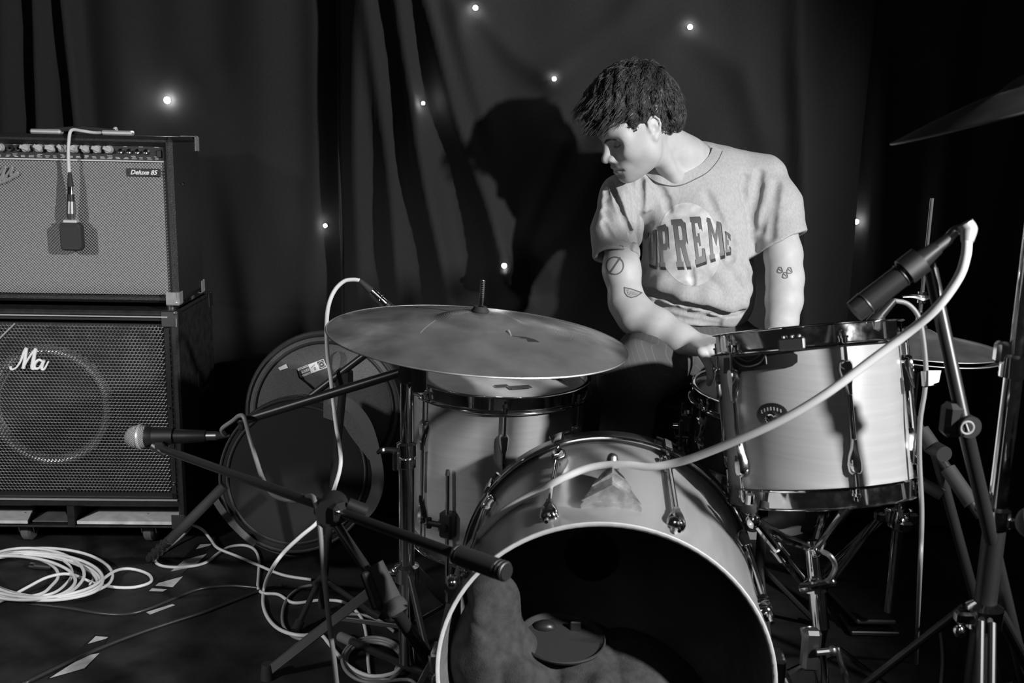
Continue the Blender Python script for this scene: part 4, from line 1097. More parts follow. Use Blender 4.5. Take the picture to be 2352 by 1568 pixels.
mb = MB(); mb.box((pdl.x + .02, pdl.y + .05, .022), (.10, .30, .012), .004, Matrix.Rotation(-.12, 3, 'X')); mb.box((pdl.x + .02, pdl.y - .05, .010), (.12, .10, .012), .003); mb.build('footboard', dullmetal, hs_)
hn = (V((0, 0, 1)) + RT * .03).normalized(); hc = V((hx.x, hx.y, hz(792)))
cymbal('hi_hat_cymbal', 'upper of the two hi-hat cymbals at the right, behind the rack tom', hc, hn, .178, bronzedark, .05, .022)[0]['group'] = 'hi-hat pair'
cymbal('hi_hat_cymbal', 'lower of the two hi-hat cymbals at the right, turned upside down', hc - V((0, 0, .012)), -hn, .178, bronzedark, .05, .022)[0]['group'] = 'hi-hat pair'
mb = MB(); q = hc + V((0, 0, .045)); mb.cone(q, q + V((0, 0, .03)), .009, n=14); mb.cone(q + V((0, 0, .05)), q + V((0, 0, .075)), .010, n=14); mb.tube([q + V((-.045, -.006, .064)), q + V((-.02, -.006, .066)), q + V((.0, -.006, .062)), q + V((.02, -.006, .066))], [.003, .006, .008, .004], 8); mb.build('clutch', chrome, hs_)

# ---- crash cymbal and its stand at the right edge
cc = P(2408, 232, 1.42); cn = (V((0, 0, 1)) + RT * -.30 + V((0, 1, 0)) * .079).normalized()
cymbal('crash_cymbal', 'tilted crash cymbal entering at the upper right corner, seen edge-on', cc, cn, .215, bronzedark, .06, .03)
shademetal = mat('shaded_metal', 0.06, 0.5, 0.9)  # stand metal coloured darker to stand for shade on its lower tube and legs
cs = thing('cymbal_stand', 'tall chrome cymbal stand with two clamps at the right edge', 'stand', (0, 0, 0))
q1 = P(2352, 640, 1.45); Yc = q1.y
cpt = PY(2330, 845, Yc); cs.location = (cpt.x, Yc, 0)
def cz(py): r_ = ray(2320, py); return CAM.z + r_.z * (Yc / r_.y)
cxx = cpt.x
mb = MB(); mb.tube([V((cxx, Yc, cz(850))), V((cxx, Yc, cz(300))), cc - cn * .02, cc + cn * .075], [.0105, .0105, .006, .004], 14, False); mb.build('upper_tube', chrome, cs)
mb = MB(); mb.cone(V((cxx, Yc, cz(1195))), V((cxx, Yc, cz(840))), .0135, n=18); mb.build('middle_tube', chrome, cs)
mb = MB(); mb.cone(V((cxx, Yc, .12)), V((cxx, Yc, cz(1190))), .0165, n=18); mb.build('lower_tube', shademetal, cs)
for py in (840, 1188):
    z = cz(py); mb = MB(); mb.lathe([(.013, -.018), (.021, -.016), (.021, .014), (.014, .018)], V((cxx, Yc, z)), (0, 0, 1), 18)
    mb.box(V((cxx + .024, Yc - .012, z - .004)), (.026, .018, .018), .003); mb.box(V((cxx - .02, Yc + .004, z + .02)), (.02, .02, .034), .005); mb.build('height_clamp', chrome, cs)
z = cz(1410); hub = V((cxx, Yc, z))
mb = MB(); mb.lathe([(.017, -.03), (.028, -.02), (.028, .012), (.017, .02)], hub, (0, 0, 1), 18); mb.box(hub + V((-.035, -.012, .0)), (.03, .02, .02), .004); mb.ball(hub + V((-.045, -.02, -.02)), .010, 10); mb.build('tripod_collar', chrome, cs)
for g in (2.5, 4.4, .4):
    d = V((math.cos(g), math.sin(g), 0)); y = V((0, 0, 1)).cross(d)
    mb = MB()
    for s in (-1, 1): mb.cone(hub + d * .03 + y * .008 * s, hub + d * .36 + V((0, 0, .018 - z)) + y * .008 * s, .006, n=10)
    lg = mb.build('leg', shademetal, cs)
    mb = MB(); e = hub + d * .36; mb.cone(V((e.x, e.y, .036)), V((e.x, e.y, .0005)), .014, .017, 12); mb.build('rubber_foot', rubber, lg)
# ================================================================ soft bags between the amplifier and the floor tom
def roundbag(name, label, c, n, R, T, m=None):
    n = V(n).normalized(); t = thing(name, label, 'bag', c)
    mb = MB()
    pr = [(0, T / 2 + .004), (R * .6, T / 2 + .003), (R - .02, T / 2), (R - .006, T / 2 - .008), (R, T / 2 - .02), (R + .003, 0), (R, -T / 2 + .02), (R - .02, -T / 2), (0, -T / 2 - .002)]
    mb.lathe(pr, c, n, 64); mb.build('body', m or bagm, t, smooth=60)
    for rr, h in ((R - .008, T / 2 - .004), (R - .028, T / 2 + .001)):
        mb = MB(); mb.ring(V(c) + n * h, n, rr, .0045, 64, 8); mb.build('piping', bagtrim, t)
    mb = MB(); mb.ring(V(c), n, R + .003, .006, 64, 6); mb.build('zip', bagtrim, t)
    return t, n
c1 = P(750, 940, 2.80); b1, n1 = roundbag('drum_bag', 'upper round soft drum bag leaning on the curtain, with a printed sticker', c1, (.10, -.95, .22), .215, .13)
def onbag(c, n, px, py, off): r_ = ray(px, py); q = c + n * off; return CAM + r_ * ((q - CAM).dot(n) / r_.dot(n))
def bagpoly(poly, c, n, off, th, name, m, parent, smooth=0, **k):
    mb = MB(); a = [onbag(c, n, x, y, off) for x, y in poly]; N = len(a)
    mb.add(a + [p + n * th for p in a], [tuple(range(N - 1, -1, -1)), tuple(range(N, 2 * N))] + [(i, (i + 1) % N, N + (i + 1) % N, N + i) for i in range(N)])
    return mb.build(name, m, parent, smooth=smooth, **k)
f1_ = .065 + .004
bagpoly([(633, 864), (640, 853), (672, 847), (682, 850), (688, 868), (704, 880), (738, 912), (705, 935), (664, 930), (646, 898)], c1, n1, f1_, .018, 'pocket_flap', bagm, b1)
bagpoly([(766, 818), (778, 806), (784, 818), (780, 850), (772, 862), (764, 845)], c1, n1, f1_, .018, 'handle_pad', bagm, b1)
st = bagpoly([(683.3, 846.3), (743.1, 823.8), (751.6, 843.5), (690.4, 866.7)], c1, n1, f1_, .0012, 'sticker', whitemark, b1)
def uvp(u, v): # sticker coordinates: u along, v down
    a, b_, c_, d = (683.3, 846.3), (743.1, 823.8), (751.6, 843.5), (690.4, 866.7)
    return tuple((1 - v) * ((1 - u) * a[k] + u * b_[k]) + v * ((1 - u) * d[k] + u * c_[k]) for k in (0, 1))
greyink = mat('grey_ink', 0.07, 0.6)
for (u0, u1, v0, v1) in ((.03, .40, .05, .95), (.735, .975, .06, .92)):
    bagpoly([uvp(u0, v0), uvp(u1, v0), uvp(u1, v1), uvp(u0, v1)], c1, n1, f1_ + .0013, .0003, 'panel', greyink, st)
for (u0, u1, v0, v1) in ((.05, .38, .12, .2), (.05, .38, .82, .9), (.05, .38, .38, .66)):
    bagpoly([uvp(u0, v0), uvp(u1, v0), uvp(u1, v1), uvp(u0, v1)], c1, n1, f1_ + .0018, .0003, 'stripe', whitemark, st)
mb = MB(); X = (onbag(c1, n1, *uvp(.4, .5), f1_) - onbag(c1, n1, *uvp(.05, .5), f1_)).normalized(); Yv = n1.cross(X)
writing(mb, 'TMEEAL', onbag(c1, n1, *uvp(.215, .52), f1_ + .0024), X, Yv, .0088, extrude=.0002); mb.build('lettering', inkmark, st, smooth=0)
mb = MB(); writing(mb, '0', onbag(c1, n1, *uvp(.585, .66), f1_ + .0016), X, Yv, .0125, extrude=.0002)
a_, b_ = uvp(.47, .44), uvp(.64, .22)
mb.bar(onbag(c1, n1, *a_, f1_ + .0016), onbag(c1, n1, *b_, f1_ + .0016), .003, .0006, 0, n1); mb.build('numeral', inkmark, st, smooth=0)
q = onbag(c1, n1, *uvp(.855, .5), f1_ + .0018)
mb = MB(); mb.ring(q, n1, .0082, .0007, 28, 6); mb.bar(q - X * .006, q + X * .006, .0016, .0006, 0, n1); mb.ball(q, .0022, 8, (1, 1, 1)); mb.build('emblem', whitemark, st)
bagpoly([(639, 844.5), (657, 835.5), (662, 844.5), (643.5, 850.5)], c1, n1, f1_, .001, 'name_tag', whitemark, b1)
c2 = P(690, 1090, 2.64); b2, n2_ = roundbag('drum_bag', 'lower round soft drum bag on the floor with a loose grey shoulder strap', c2, (.05, -.93, .36), .205, .12, bagshade)
so = Solid()
mb = MB()
def ribbon(pts, wd, th, name, m, parent):
    pts = smooth_path(pts, 8); mbx = MB(); vs = []
    for i, p in enumerate(pts):
        t_ = (pts[min(i + 1, len(pts) - 1)] - pts[max(i - 1, 0)]).normalized(); vd = (p - CAM).normalized(); s_ = t_.cross(vd).normalized(); nn = s_.cross(t_).normalized()
        vs += [p - s_ * wd / 2 - nn * th / 2, p + s_ * wd / 2 - nn * th / 2, p + s_ * wd / 2 + nn * th / 2, p - s_ * wd / 2 + nn * th / 2]
    fs = [(i * 4 + k, i * 4 + (k + 1) % 4, i * 4 + 4 + (k + 1) % 4, i * 4 + 4 + k) for i in range(len(pts) - 1) for k in range(4)] + [(3, 2, 1, 0), tuple(len(vs) - 4 + k for k in range(4))]
    mbx.add(vs, fs); return mbx.build(name, m, parent, smooth=50)
ribbon([P(758, 915, 2.56), P(800, 928, 2.53), P(840, 975, 2.52), P(862, 1050, 2.52), P(868, 1110, 2.53), P(852, 1160, 2.56), P(820, 1195, 2.60)], .030, .008, 'shoulder_strap', strapm, b2)
bagpoly([(745, 900), (800, 930), (838, 965), (862, 1030), (868, 1080), (820, 1020), (805, 1000), (790, 975), (745, 960)], c2, n2_, .055, .02, 'lit_patch', bagm, b2)  # paler fabric standing in for the light that falls on the lower bag
ribbon([P(488, 1135, 2.56), P(505, 1165, 2.54), P(530, 1198, 2.53), P(560, 1228, 2.53), P(585, 1248, 2.55)], .016, .008, 'grab_strap', strapm, b2)
# black cable snake with a ribbed end beside the cabinet
wr = thing('cable_snake', 'thick black multicore cable with a ribbed grip, leaning beside the cabinet corner', 'cable', F(360, 1290))
mb = MB(); mb.tube([P(515, 1115, 2.45), P(470, 1160, 2.45), P(425, 1205, 2.45), P(392, 1238, 2.47)], .0125, 12); mb.build('sleeve', rubber, wr)
mb = MB(); a_, b_ = P(392, 1238, 2.47), F(345, 1282, .016); mb.cone(a_, b_, .0125, n=12)
mb.build('grip', rubber, wr)
X, Yv, Zv = frame(b_ - a_)
mb = MB()
for i in range(7):
    for k in range(8):
        g = 2 * PI * (k + .5 * (i % 2)) / 8; mb.ball(a_ + (b_ - a_) * (.2 + i * .11) + (X * math.cos(g) + Yv * math.sin(g)) * .0135, .0028, 6)
mb.build('grip_studs', rubber, wr, kind='stuff')

# ================================================================ tape on the floor
def floorpoly(mbx, pts, z, th): 
    a = [F(x, y, z) for x, y in pts]; N = len(a)
    mbx.add(a + [p + V((0, 0, th)) for p in a], [tuple(range(N - 1, -1, -1)), tuple(range(N, 2 * N))] + [(i, (i + 1) % N, N + (i + 1) % N, N + i) for i in range(N)])
def c3(l): return [(x / 3.5, 1120 + y / 3.5) for x, y in l]
def tape(label, base, stripes):
    t = thing('hazard_tape', label, 'tape', F(*c3(base[:1])[0]))
    mb = MB(); floorpoly(mb, c3(base), .0006, .0005); mb.build('backing', stripeb, t, smooth=0)
    for s_ in stripes: mb = MB(); floorpoly(mb, c3(s_), .0013, .0004); mb.build('stripe', stripew, t, smooth=0)
tape('striped black and white floor tape running beside the cabinet corner', [(1600, 440), (1730, 440), (1310, 838), (1190, 832)],
     [[(1610, 455), (1700, 450), (1690, 462), (1575, 493)], [(1480, 580), (1665, 530), (1545, 640), (1375, 670)], [(1275, 765), (1470, 712), (1390, 797), (1250, 785)], [(1222, 808), (1345, 815), (1310, 832), (1200, 828)]])
tape('striped black and white floor tape at the lower left, crossed by a dark cable', [(760, 1185), (890, 1190), (690, 1450), (380, 1540)],
     [[(770, 1192), (868, 1200), (850, 1212), (708, 1252)], [(690, 1350), (800, 1328), (680, 1450), (400, 1528), (560, 1425)], [(540, 1395), (600, 1375), (650, 1368), (525, 1417)]])
mb = MB(); floorpoly(mb, c3([(1175, 1000), (1385, 935), (1405, 942), (1205, 1018)]), .0006, .0006)
tag(mb.build('tape_scrap', stripew, smooth=0), 'single narrow white scrap of tape between the two striped tapes', 'tape')

# ================================================================ cables on the floor
def floorcable(pts, r, m, label, group=None, z=None, sub=6, name='cable'):
    out = []
    for i, p in enumerate(pts):
        h = p[2] if len(p) > 2 else 0
        out.append(F(p[0], p[1], r + .0005 + h))
    mb = MB(); mb.tube(out, r, 8, sub=sub)
    return tag(mb.build(name, m, smooth=180), label, 'cable', group)
pts = []
rr = random.Random(2)
loops = [(88, 1318, 128, 52), (60, 1322, 165, 58), (95, 1322, 140, 56), (40, 1318, 118, 52), (120, 1312, 140, 60), (70, 1326, 160, 54), (30, 1322, 95, 46), (85, 1330, 150, 50), (55, 1316, 135, 60), (110, 1318, 130, 54), (20, 1330, 150, 48)]
for k, (cx_, cy_, rx, ry) in enumerate(loops):
    for i in range(14):
        g = -2 * PI * i / 14 + .4
        tt = i / 14; nx = loops[(k + 1) % len(loops)]
        cx2, cy2, rx2, ry2 = [a * (1 - tt) + b * tt for a, b in zip((cx_, cy_, rx, ry), nx)]
        pts.append((cx2 + rx2 * math.cos(g), cy2 + ry2 * math.sin(g) + (6 * math.cos(g)), .0015 + .0022 * (k * 14 + i) / 14 + .004 * (math.sin(g * 2 + k) > .6)))
pts += [(215, 1345, .024), (262, 1312, .014), (300, 1306, .004), (340, 1318, 0), (346, 1336, 0), (310, 1348, 0), (262, 1348, 0), (214, 1338, .003), (160, 1318, .02), (110, 1325, .022), (60, 1350, .012), (0, 1382, 0), (-60, 1400, 0)]
floorcable(pts, .0042, whitecable, 'pale cable coiled in many loops on the floor before the speaker cabinet', sub=4)
t = thing('cable_plug', 'dark plug with a metal ring lying inside the coiled pale cable', 'plug', F(88, 1300))
a_, b_ = F(70, 1298, .010), F(120, 1303, .010)
mb = MB(); mb.cone(a_ * .75 + b_ * .25, b_, .010, .008, 14); mb.build('plug_body', blackplastic, t)
mb = MB(); mb.cone(a_, a_ * .75 + b_ * .25, .0085, n=14); mb.build('plug_ring', chrome, t)
floorcable([(440, 1205, .03), (428, 1222, .02), (400, 1248, .005), (368, 1272), (356, 1285), (366, 1297), (395, 1302), (440, 1300), (475, 1290), (505, 1268), (530, 1255), (562, 1252), (585, 1262), (595, 1285), (594, 1320), (593, 1350), (606, 1362), (640, 1365), (675, 1384), (735, 1378), (790, 1383), (828, 1415), (842, 1460), (846, 1520), (852, 1575)], .0042, whitecable, 'pale cable looping from the cabinet corner across the striped tape')
floorcable([(440, 1204, .034), (465, 1216, .025), (484, 1238, .01), (500, 1258, .012), (540, 1275), (590, 1296, .009), (650, 1320), (715, 1331)], .0042, whitecable, 'pale cable crossing over the looping one and running behind the microphone stand')
floorcable([(725, 1342), (690, 1350), (662, 1372), (650, 1400), (650, 1432), (665, 1455), (690, 1467), (720, 1463), (742, 1448), (775, 1420), (808, 1410), (850, 1416), (880, 1430), (905, 1450)], .0042, greycable, 'grey cable in a wide loop under the ride cymbal stand')
cl_ = []
for k in range(3):
    for i in range(12):
        g = -2 * PI * i / 12 + .6 + k * .2; cl_.append((858 + (62 + 5 * k) * math.cos(g), 1515 + (40 + 6 * k) * math.sin(g), .003 * k + .002 + .005 * (math.sin(2 * g + k) > .5)))
cl_ += [(935, 1560, .0), (960, 1575, 0)]
floorcable(cl_, .0042, greycable, 'grey cable coiled in small loops at the bottom, between the stands', sub=4)
floorcable([(50, 1572), (150, 1524), (250, 1480), (330, 1450), (400, 1427), (470, 1405), (540, 1378), (600, 1355), (650, 1345)], .0045, darkcable, 'glossy black cable running diagonally over the lower striped tape')
floorcable([(60, 1385), (150, 1395), (230, 1408), (290, 1410), (340, 1398), (400, 1374), (460, 1352), (530, 1345), (600, 1350)], .004, darkcable, 'black cable curving over the floor below the pale coil')
floorcable([(2155, 1430), (2162, 1470), (2165, 1520), (2160, 1580)], .004, greycable, 'short run of grey cable on the floor at the lower right')

# ================================================================ microphones and their stands
def xlr(t, a, b, r=.009):            # a: cable side, b: mic side
    a, b = V(a), V(b); d = b - a
    mb = MB(); mb.cone(a, a + d * .45, r * .5, r * .85, 14); mb.build('cable_boot', rubber, t)
    mb = MB(); mb.cone(a + d * .45, b, r, n=16); mb.ring(a + d * .8, d, r, .0012, 16, 6); mb.build('connector', chrome, t)

# vocal microphone at the left, on a long black boom
vm = P(316, 1003, 2.10); ve = P(462, 1000, 2.10)
dv_ = (P(470, 1001, 2.10) - vm).normalized()
t = thing('microphone', 'handheld style vocal microphone with round silver mesh head at the left', 'microphone', vm)
mb = MB(); x, y, z = frame(dv_)
mb.lathe([(0, -.026), (.012, -.0235), (.020, -.016), (.0245, -.004), (.0255, .004), (.0245, .012), (.0235, .020)], vm, dv_, 32)
meshm = weave('mesh_head', 0.18, 0.62, 2 * PI / 0.0042, 2 * PI / 0.0042, 1.0)
mb.build('mesh_head', meshm, t)
mb = MB(); mb.lathe([(.0245, -.001), (.0268, .0), (.0268, .004), (.0245, .0055)], vm + dv_ * .004, dv_, 32); mb.build('head_band', silver, t)
mb = MB(); mb.lathe([(.0235, .018), (.0238, .022), (.021, .030), (.0175, .05), (.0145, .10), (.0125, .142), (.0115, .145), (0, .145)], vm, dv_, 28); mb.build('body', blackmetal, t)
ve = vm + dv_ * .145; xa = ve + dv_ * .05
mb = MB(); mb.cone(ve, ve + dv_ * .022, .0095, n=16); mb.build('connector', steel, t)
mb = MB(); mb.cone(ve + dv_ * .022, xa, .0095, .004, 14); mb.build('cable_boot', rubber, t)
ms = thing('microphone_stand', 'black boom stand in front, its rubber gripped boom end crossing the bass drum rim', 'stand', F(975, 1640))
B0, B1 = P(372, 1030, 2.08), P(1160, 1312, 1.44)
Bk = lambda k: B0 + (B1 - B0) * k
mb = MB(); mb.cone(B0, Bk(.93), .0085, n=14); mb.build('boom', blackmetal, ms)
mb = MB(); mb.cone(Bk(.905), Bk(.985), .0155, n=18); mb.build('boom_grip', rubber, ms)
bd_ = (B1 - B0).normalized()
for k in (.90, .907):
    mb = MB(); mb.ring(Bk(k), bd_, .0125, .0035, 18, 8); mb.build('grip_ring', dullmetal, ms)
for k in (.985, .992, .999):
    mb = MB(); mb.ring(Bk(k), bd_, .012, .0035, 18, 8); mb.build('end_ring', dullmetal, ms)
mb = MB(); mb.cone(Bk(.982), Bk(1.004), .0125, n=16); mb.build('end_cap', blackplastic, ms)
# clip holding the microphone
mb = MB(); q = vm + dv_ * .055; mb.lathe([(.0185, -.02), (.021, -.02), (.0195, .022), (.017, .022)], q, dv_, 20, None, -2.3, 2.3)
mb.tube([q - UP * .018, q - UP * .03 + RT * .005, B0], .008, 10); mb.box(B0 + V((-.004, 0, .004)), (.022, .018, .022), .004); mb.build('clip', blackplastic, ms)
mb = MB(); mb.cone(P(350, 1022, 2.08), P(382, 1042, 2.08), .009, n=14); mb.build('clip_thread', steel, ms)
kn = .585
jc = Bk(kn)
mb = MB(); mb.bar(jc - bd_ * .035, jc + bd_ * .035, .036, .034, .008); mb.cone(jc + V((0, -.02, 0)), jc + V((0, .03, 0)), .024, n=20); mb.cone(jc + V((.03, -.01, .014)), jc + V((.062, -.01, .0)), .011, .013, 14); mb.build('boom_clamp', blackplastic, ms)
mb = MB(); mb.ball(jc + V((.016, -.028, .006)), .0055, 10); mb.build('clamp_screw', chrome, ms)
p0, p1 = jc - V((0, 0, .015)), P(905, 1400, 1.62); pf = F(1020, 1660)
mb = MB(); mb.cone(p0, p1, .0085, n=14); mb.build('upper_pole', blackmetal, ms)
g0 = P(856, 1298, 1.64)
mb = MB(); mb.cone(g0, P(912, 1408, 1.63), .0185, n=20); mb.lathe([(.0185, 0), (.021, .004), (.021, .014), (.0185, .018)], P(900, 1385, 1.63), p1 - p0, 20); mb.build('height_grip', foam, ms)
mb = MB(); mb.bar(P(838, 1312, 1.62), P(868, 1398, 1.61), .012, .018, .003); mb.build('grip_lever', blackplastic, ms)
for k in range(2): mb = MB(); mb.ring(P(905 + k * 8, 1392 + k * 16, 1.63), p1 - p0, .016, .003, 18, 8); mb.build('grip_ring', dullmetal, ms)
pfz = V((pf.x, pf.y, .09))
mb = MB(); mb.cone(P(908, 1402, 1.63), pfz, .0115, n=14); mb.build('lower_pole', blackmetal, ms)
mb = MB(); mb.cone(pfz + V((0, 0, .03)), pfz - V((0, 0, .03)), .021, n=16); mb.build('tripod_hub', blackplastic, ms)
for e in (F(785, 1472), V((pf.x + .22, pf.y - .16, 0)), V((pf.x - .10, pf.y - .30, 0))):
    e = V((e.x, e.y, .010)); d = e - pfz
    mb = MB(); mb.cone(pfz, e, .0085, n=12); lg = mb.build('leg', blackmetal, ms)
    mb = MB(); mb.cone(e - d * .12, V((e.x, e.y, .0105)) + d * .01, .012, .012, 12); mb.build('rubber_foot', greyrubber, lg)
# its cable: over the ride boom's end, then hanging and wrapped on the boom
mb = MB()
mb.tube([xa - dv_ * .01, P(510, 985, 2.08), P(535, 966, 2.06), P(551, 954, 2.03), P(562, 962, 2.02), P(575, 1010, 2.02), P(590, 1060, 2.0), P(603, 1098, 1.96), P(620, 1128, 1.88), P(642, 1143, 1.81), P(680, 1150, 1.79), P(712, 1139, 1.74), P(724, 1152, 1.71), P(732, 1190, 1.70), P(742, 1290, 1.70), P(755, 1420, 1.72), P(768, 1520, 1.76), P(782, 1640, 1.85), F(800, 1700, .005)], .0046, 10)
tag(mb.build('cable', greycable, smooth=180), 'dark grey cable from the vocal microphone, draped over the cymbal boom end and hanging down', 'cable')

# floor tom microphone on a slim black stand, with its pale cable arching above the ride cymbal
ts = thing('microphone_stand', 'slim black stand behind the ride cymbal with a round printed knob', 'stand', F(738, 1410))
fb = F(738, 1412); jt2 = P(790, 868, 2.32)
mb = MB(); mb.cone(V((fb.x, fb.y, .02)), jt2, .0095, n=14); mb.build('pole', blackmetal, ts)
mb = MB(); mb.cone(P(715, 908, 2.32), P(930, 745, 2.28), .0085, n=12); mb.build('boom', blackmetal, ts)
mb = MB(); mb.box(jt2, (.04, .035, .045), .008); mb.ball(jt2 + V((.012, -.02, -.02)), .007, 8); mb.build('boom_clamp', blackplastic, ts)
kq = P(754, 1191, 2.28)
mb = MB(); mb.cone(kq + V((0, .03, 0)), kq, .014, n=20); kn_ = mb.build('knob', blackplastic, ts)
mb = MB(); mb.ring(kq + V((0, -.001, 0)), (0, -1, 0), .0085, .0013, 24, 6); mb.bar(kq + V((-.006, -.001, -.004)), kq + V((.006, -.001, .004)), .0028, .001, 0, (0, 1, 0)); mb.build('knob_emblem', whitemark, kn_)
for dx, dy in ((-.04, -.10), (.14, -.02), (-.04, .14)):
    mb = MB(); mb.tube([V((fb.x, fb.y, .10)), V((fb.x + dx, fb.y + dy, .014))], .007, 10, False); mb.cone(V((fb.x + dx * .85, fb.y + dy * .85, .026)), V((fb.x + dx * 1.05, fb.y + dy * 1.05, .011)), .0115, n=12); mb.build('leg', blackmetal, ts)
xa, xb = P(826, 644, 2.20), P(884, 697, 2.22)
tm = thing('microphone', 'small drum microphone mostly hidden behind the ride cymbal', 'microphone', xb)
xlr(tm, xa, xb, .0105)
mb = MB(); e = P(960, 760, 2.27); mb.cone(xb, xb + (e - xb) * .45, .011, .012, 16); mb.cone(xb + (e - xb) * .45, e, .016, .018, 18); mb.build('body', blackmetal, tm)
mb = MB(); mb.tube([xa, P(812, 642, 2.20), P(790, 646, 2.20), P(768, 668, 2.20), P(754, 705, 2.20), P(750, 755, 2.22), P(753, 820, 2.27), P(760, 870, 2.28), P(766, 930, 2.28), P(773, 985, 2.26), P(781, 1030, 2.24), P(782, 1070, 2.23), P(770, 1115, 2.23), P(750, 1165, 2.22), P(728, 1200, 2.20), P(690, 1232, 2.2), P(652, 1268, 2.22), P(625, 1305, 2.26), F(608, 1345, .02), F(605, 1390, .006), F(620, 1425, .005), F(648, 1448, .014), F(690, 1459, .014), F(735, 1457, .006), F(758, 1480, .005), F(800, 1528, .012), F(850, 1552, .012), F(905, 1545, .018), F(930, 1520, .018)], .0046, 10)
tag(mb.build('cable', whitecable, smooth=180), 'pale cable arching over the left edge of the ride cymbal and down to the floor', 'cable')

# long black microphone at the upper right and its pale cable sweeping across the rack tom and bass drum
ra, rb = P(1962, 716, 1.44), P(2180, 548, 1.42)
rm = thing('microphone', 'long slim black microphone angled over the rack tom, right of the person', 'microphone', ra)
d = (rb - ra)
mb = MB(); mb.cone(ra, ra + d * .12, .0165, .0175, 20); mb.cone(ra + d * .12, ra + d * .68, .0170, .0165, 20); mb.cone(ra + d * .68, ra + d * .88, .0150, .010, 18); mb.build('body', blackmetal, rm)
mb = MB(); mb.ring(ra + d * .12, d, .017, .0015, 20, 6); mb.ring(ra + d * .5, d, .0168, .0012, 20, 6); mb.build('band', dullmetal, rm)
mb = MB(); mb.cone(ra + d * .88, ra + d * 1.0, .0085, n=14); mb.tube([ra + d * .98, P(2195, 530, 1.42), P(2215, 525, 1.41)], .0075, 12); mb.build('connector', steel, rm)
mb = MB(); mb.tube([P(2216, 512, 1.405), P(2224, 528, 1.405), P(2222, 556, 1.40)], [.011, .0125, .008], 14); mb.build('angled_plug', silver, rm)
sA = thing('microphone_stand', 'black boom stand leaning at the right, holding the long slim microphone', 'stand', F(2400, 1850))
bq0, bq1, bq2 = P(2138, 618, 1.45), P(2215, 976, 1.42), F(2400, 1850)
mb = MB(); mb.cone(bq0, bq1, .0098, n=14); mb.build('boom', blackmetal, sA)
mb = MB(); mb.cone(bq1, V((bq2.x, bq2.y, .05)), .0105, n=14); mb.build('pole', blackmetal, sA)
mb = MB(); mb.cone(bq1 + V((0, .03, 0)), bq1 + V((.004, -.012, 0)), .016, n=20); mb.box(bq1 + V((-.012, .012, .005)), (.03, .03, .05), .007); kk = mb.build('joint', blackplastic, sA)
kq = P(2222, 982, 1.40)
mb = MB(); mb.ring(kq, (0, -1, 0), .009, .0014, 24, 6); mb.bar(kq - X * .006, kq + X * .006, .003, .001, 0, (0, 1, 0)); mb.build('joint_emblem', silver, kk)
mb = MB(); q = P(2130, 596, 1.44); mb.lathe([(.0185, -.014), (.0215, -.014), (.0215, .014), (.0185, .014)], ra + d * .62, d, 20, None, -2.4, 2.4); mb.tube([q, P(2136, 612, 1.45), bq0 + (bq1 - bq0) * .03], .0085, 10); mb.tube([P(2085, 610, 1.44), P(2112, 608, 1.44), P(2130, 622, 1.45), P(2145, 648, 1.45)], .0058, 10); mb.build('clip', dullmetal, sA)
for dx, dy in ((-.2, -.12), (.2, -.06), (.0, .22)):
    mb = MB(); mb.cone(V((bq2.x, bq2.y, .14)), V((bq2.x + dx, bq2.y + dy, .012)), .0085, n=12); mb.cone(V((bq2.x + dx * .9, bq2.y + dy * .9, .023)), V((bq2.x + dx * 1.05, bq2.y + dy * 1.05, .011)), .0115, n=12); mb.build('leg', blackmetal, sA)
def onkick(px, py, out=.006):
    r_ = ray(px, py); o = CAM - kc; rad = r_ - kax * r_.dot(kax); oo = o - kax * o.dot(kax)
    A_, B_, C_ = rad.dot(rad), 2 * rad.dot(oo), oo.dot(oo) - (KR + out) ** 2
    return CAM + r_ * ((-B_ - math.sqrt(max(0, B_ * B_ - 4 * A_ * C_))) / (2 * A_))
kpts = [P(2222, 552, 1.40), P(2218, 590, 1.40), P(2200, 640, 1.41), P(2150, 708, 1.43), P(2080, 768, 1.46), P(2000, 828, 1.48), P(1900, 902, 1.50), P(1800, 962, 1.53), P(1700, 1008, 1.57), P(1600, 1048, 1.62), P(1545, 1064, 1.65)]
kpts += [P(1490, 1072, 1.67), P(1440, 1067, 1.69), P(1390, 1068, 1.71), P(1340, 1078, 1.72), P(1280, 1104, 1.72), onkick(1225, 1133, .010), onkick(1160, 1172), onkick(1110, 1218), onkick(1075, 1262), onkick(1055, 1310, .008), P(1030, 1400, 1.72), F(1000, 1540, .005), F(985, 1640, .005)]
mb = MB(); mb.tube(kpts, .0068, 12)
tag(mb.build('cable', whitecable, smooth=180), 'thick pale cable sweeping from the upper right microphone across the rack tom and bass drum', 'cable')

# tom microphone clipped by the hoop, with grey cable and junction
ta, tb = P(1996, 752, 1.74), P(2052, 690, 1.74)
tmk = thing('microphone', 'short black clip-on microphone at the back rim of the rack tom', 'microphone', ta)
d = tb - ta
mb = MB(); mb.cone(ta, ta + d * .45, .013, .012, 18); mb.cone(ta + d * .45, tb, .009, .007, 16); mb.build('body', blackmetal, tmk)
mb = MB(); mb.box(P(2012, 746, 1.73), (.018, .014, .020), .004); mb.build('mount', dullmetal, tmk)
mb = MB(); mb.bar(P(1966, 747, 1.72), P(1990, 740, 1.72), .004, .003, .0005); mb.build('print', whitemark, tmk)
mb = MB(); mb.tube([tb, P(2085, 698, 1.74), P(2110, 728, 1.74), P(2121, 780, 1.74), P(2127, 850, 1.74), P(2124, 900, 1.74), P(2114, 965, 1.74), P(2112, 1050, 1.74), P(2117, 1160, 1.74), P(2116, 1240, 1.75), P(2112, 1330, 1.8), F(2105, 1520, .006), F(2110, 1600, .005)], .0042, 10)
